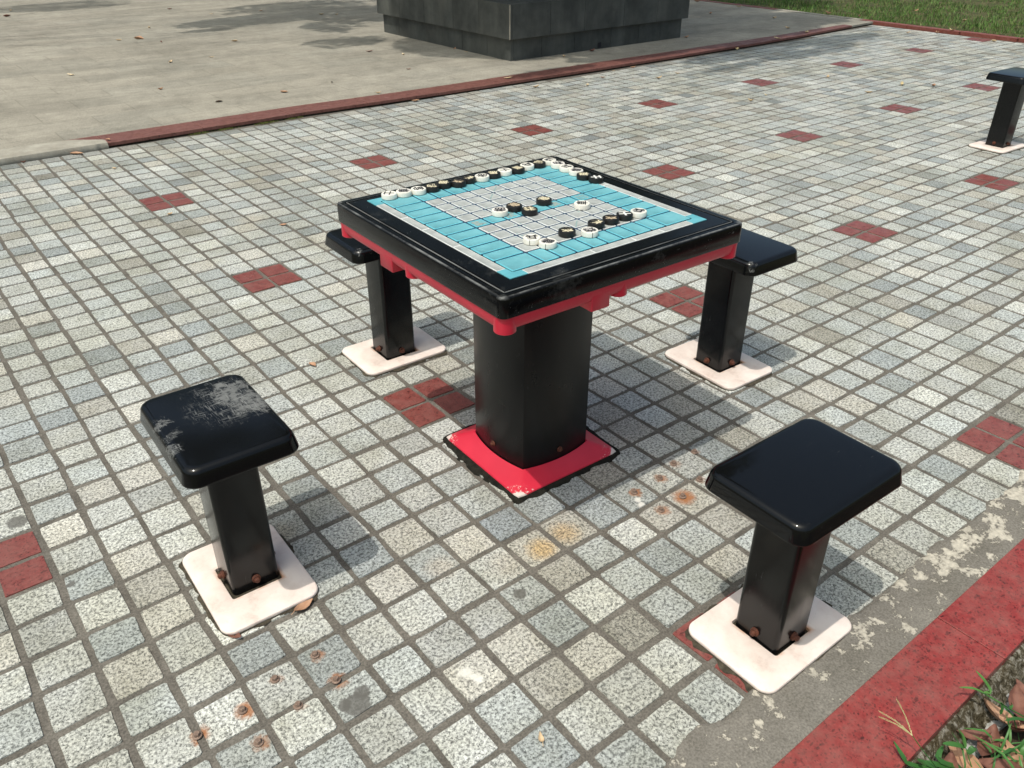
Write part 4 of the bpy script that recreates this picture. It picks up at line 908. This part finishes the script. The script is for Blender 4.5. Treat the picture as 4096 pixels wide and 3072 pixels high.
tree((-2.6, 8.6, -.1), bl, 'broad tree outside the left of the frame, shading the far plaza', 3, .12)
bl = []
for gx, gy, h, rx, ry, n in ((4.35, 4.75, 4.6, .75, .62, 2600), (5.3, 4.7, 4.8, .85, .8, 3600), (4.7, 5.9, 5.2, 1.0, .9, 3600), (6.0, 6.0, 5.4, 1.0, 1.0, 3300), (5.0, 3.95, 4.8, .9, .30, 1300), (6.2, 3.95, 4.8, .9, .36, 1700), (7.2, 4.1, 4.8, .7, .45, 1400),
     (5.75, 3.38, 4.6, .75, .20, 650), (6.9, 3.42, 5.0, .55, .16, 380), (6.6, 5.1, 5.2, .9, .9, 2600), (7.6, 5.3, 5.2, .8, 1.0, 2400), (7.4, 6.9, 5.4, .9, .9, 1700), (3.75, 5.3, 4.6, .50, .7, 1200), (3.7, 3.72, 4.5, .45, .10, 200), (5.2, 3.0, 4.8, .35, .10, 130), (4.3, 8.0, 5.0, .8, .8, 1500), (9.6, 5.9, 5.2, .8, .9, 1300), (5.6, 4.15, 5, 1.0, .35, 1800), (6.8, 4.35, 5, 1.0, .55, 2400), (7.9, 4.5, 5, .7, .6, 1700), (8.3, 5.8, 5, .7, .9, 1700), (7.0, 6.3, 5, 1.1, .9, 2600), (6.6, 8.0, 5, 1.2, 1.0, 2400), (6.3, 3.45, 5, .7, .2, 700), (7.4, 3.3, 5, .6, .2, 500), (8.3, 4.4, 5, .5, .5, 1100), (9.4, 6.6, 5, .8, .9, 1500), (6.4, 3.05, 5, .8, .16, 500)):
    bl.append((*over(gx, gy, h), rx, ry, .4, n))
tree((4.6, 13.2, -.1), bl + [(4.0, 9.5, 5.5, 1.6, 1.4, .9, 1800)], 'spreading tree behind the plaza whose crown shades the monument', 5, .12, hole=.42)
tree((10.6, 11.8, -.1), [(8.2, 10.2, 8, 1.8, 1.8, 1.6, 1100), (9.6, 8.9, 9.5, 1.7, 1.7, 1.5, 1100), (10.4, 8.4, 7.2, 1.6, 1.6, 1.4, 1000), (8.8, 9.6, 11.5, 1.8, 1.8, 1.5, 1000), (10.5, 8.2, 10.6, 1.5, 1.5, 1.4, 900), (7.0, 11, 9, 1.9, 1.9, 1.8, 1100), (9.8, 9.4, 5.6, 1.7, 1.7, 1.2, 1000), (7.8, 11, 5.6, 1.8, 1.8, 1.2, 1000), (5.8, 11.8, 11, 1.9, 1.9, 1.8, 1000)],
     'tall leafy tree between the plaza and the lawn, mirrored in the glossy seat', 9, .26, .2, hole=.4)
k = 0
for (x, y, s, l) in ((-1.5, 16, 1.0, 'distant leafy tree behind the plaza, left one'), (3.2, 19, 1.25, 'distant leafy tree behind the plaza, middle one'), (8.5, 17, 1.2, 'distant leafy tree behind the plaza, right one'), (14.5, 13.5, 1.0, 'leafy tree at the back of the lawn'), (-8.5, 11, 1.1, 'leafy tree far outside the left of the frame')):
    r = random.Random(50 + k); bl = []
    for q in range(8):
        a = q * .785 + r.uniform(-.3, .3); bl.append((x + math.cos(a) * 2.0 * s, y + math.sin(a) * 2.0 * s, (4.6 + r.uniform(-1.2, 2.2)) * s, 1.5 * s, 1.5 * s, 1.1 * s, 520))
    bl.append((x, y, 7.2 * s, 1.8 * s, 1.8 * s, 1.3 * s, 700)); tree((x, y, -.1), bl, l, 60 + k, .28, .22); k += 1
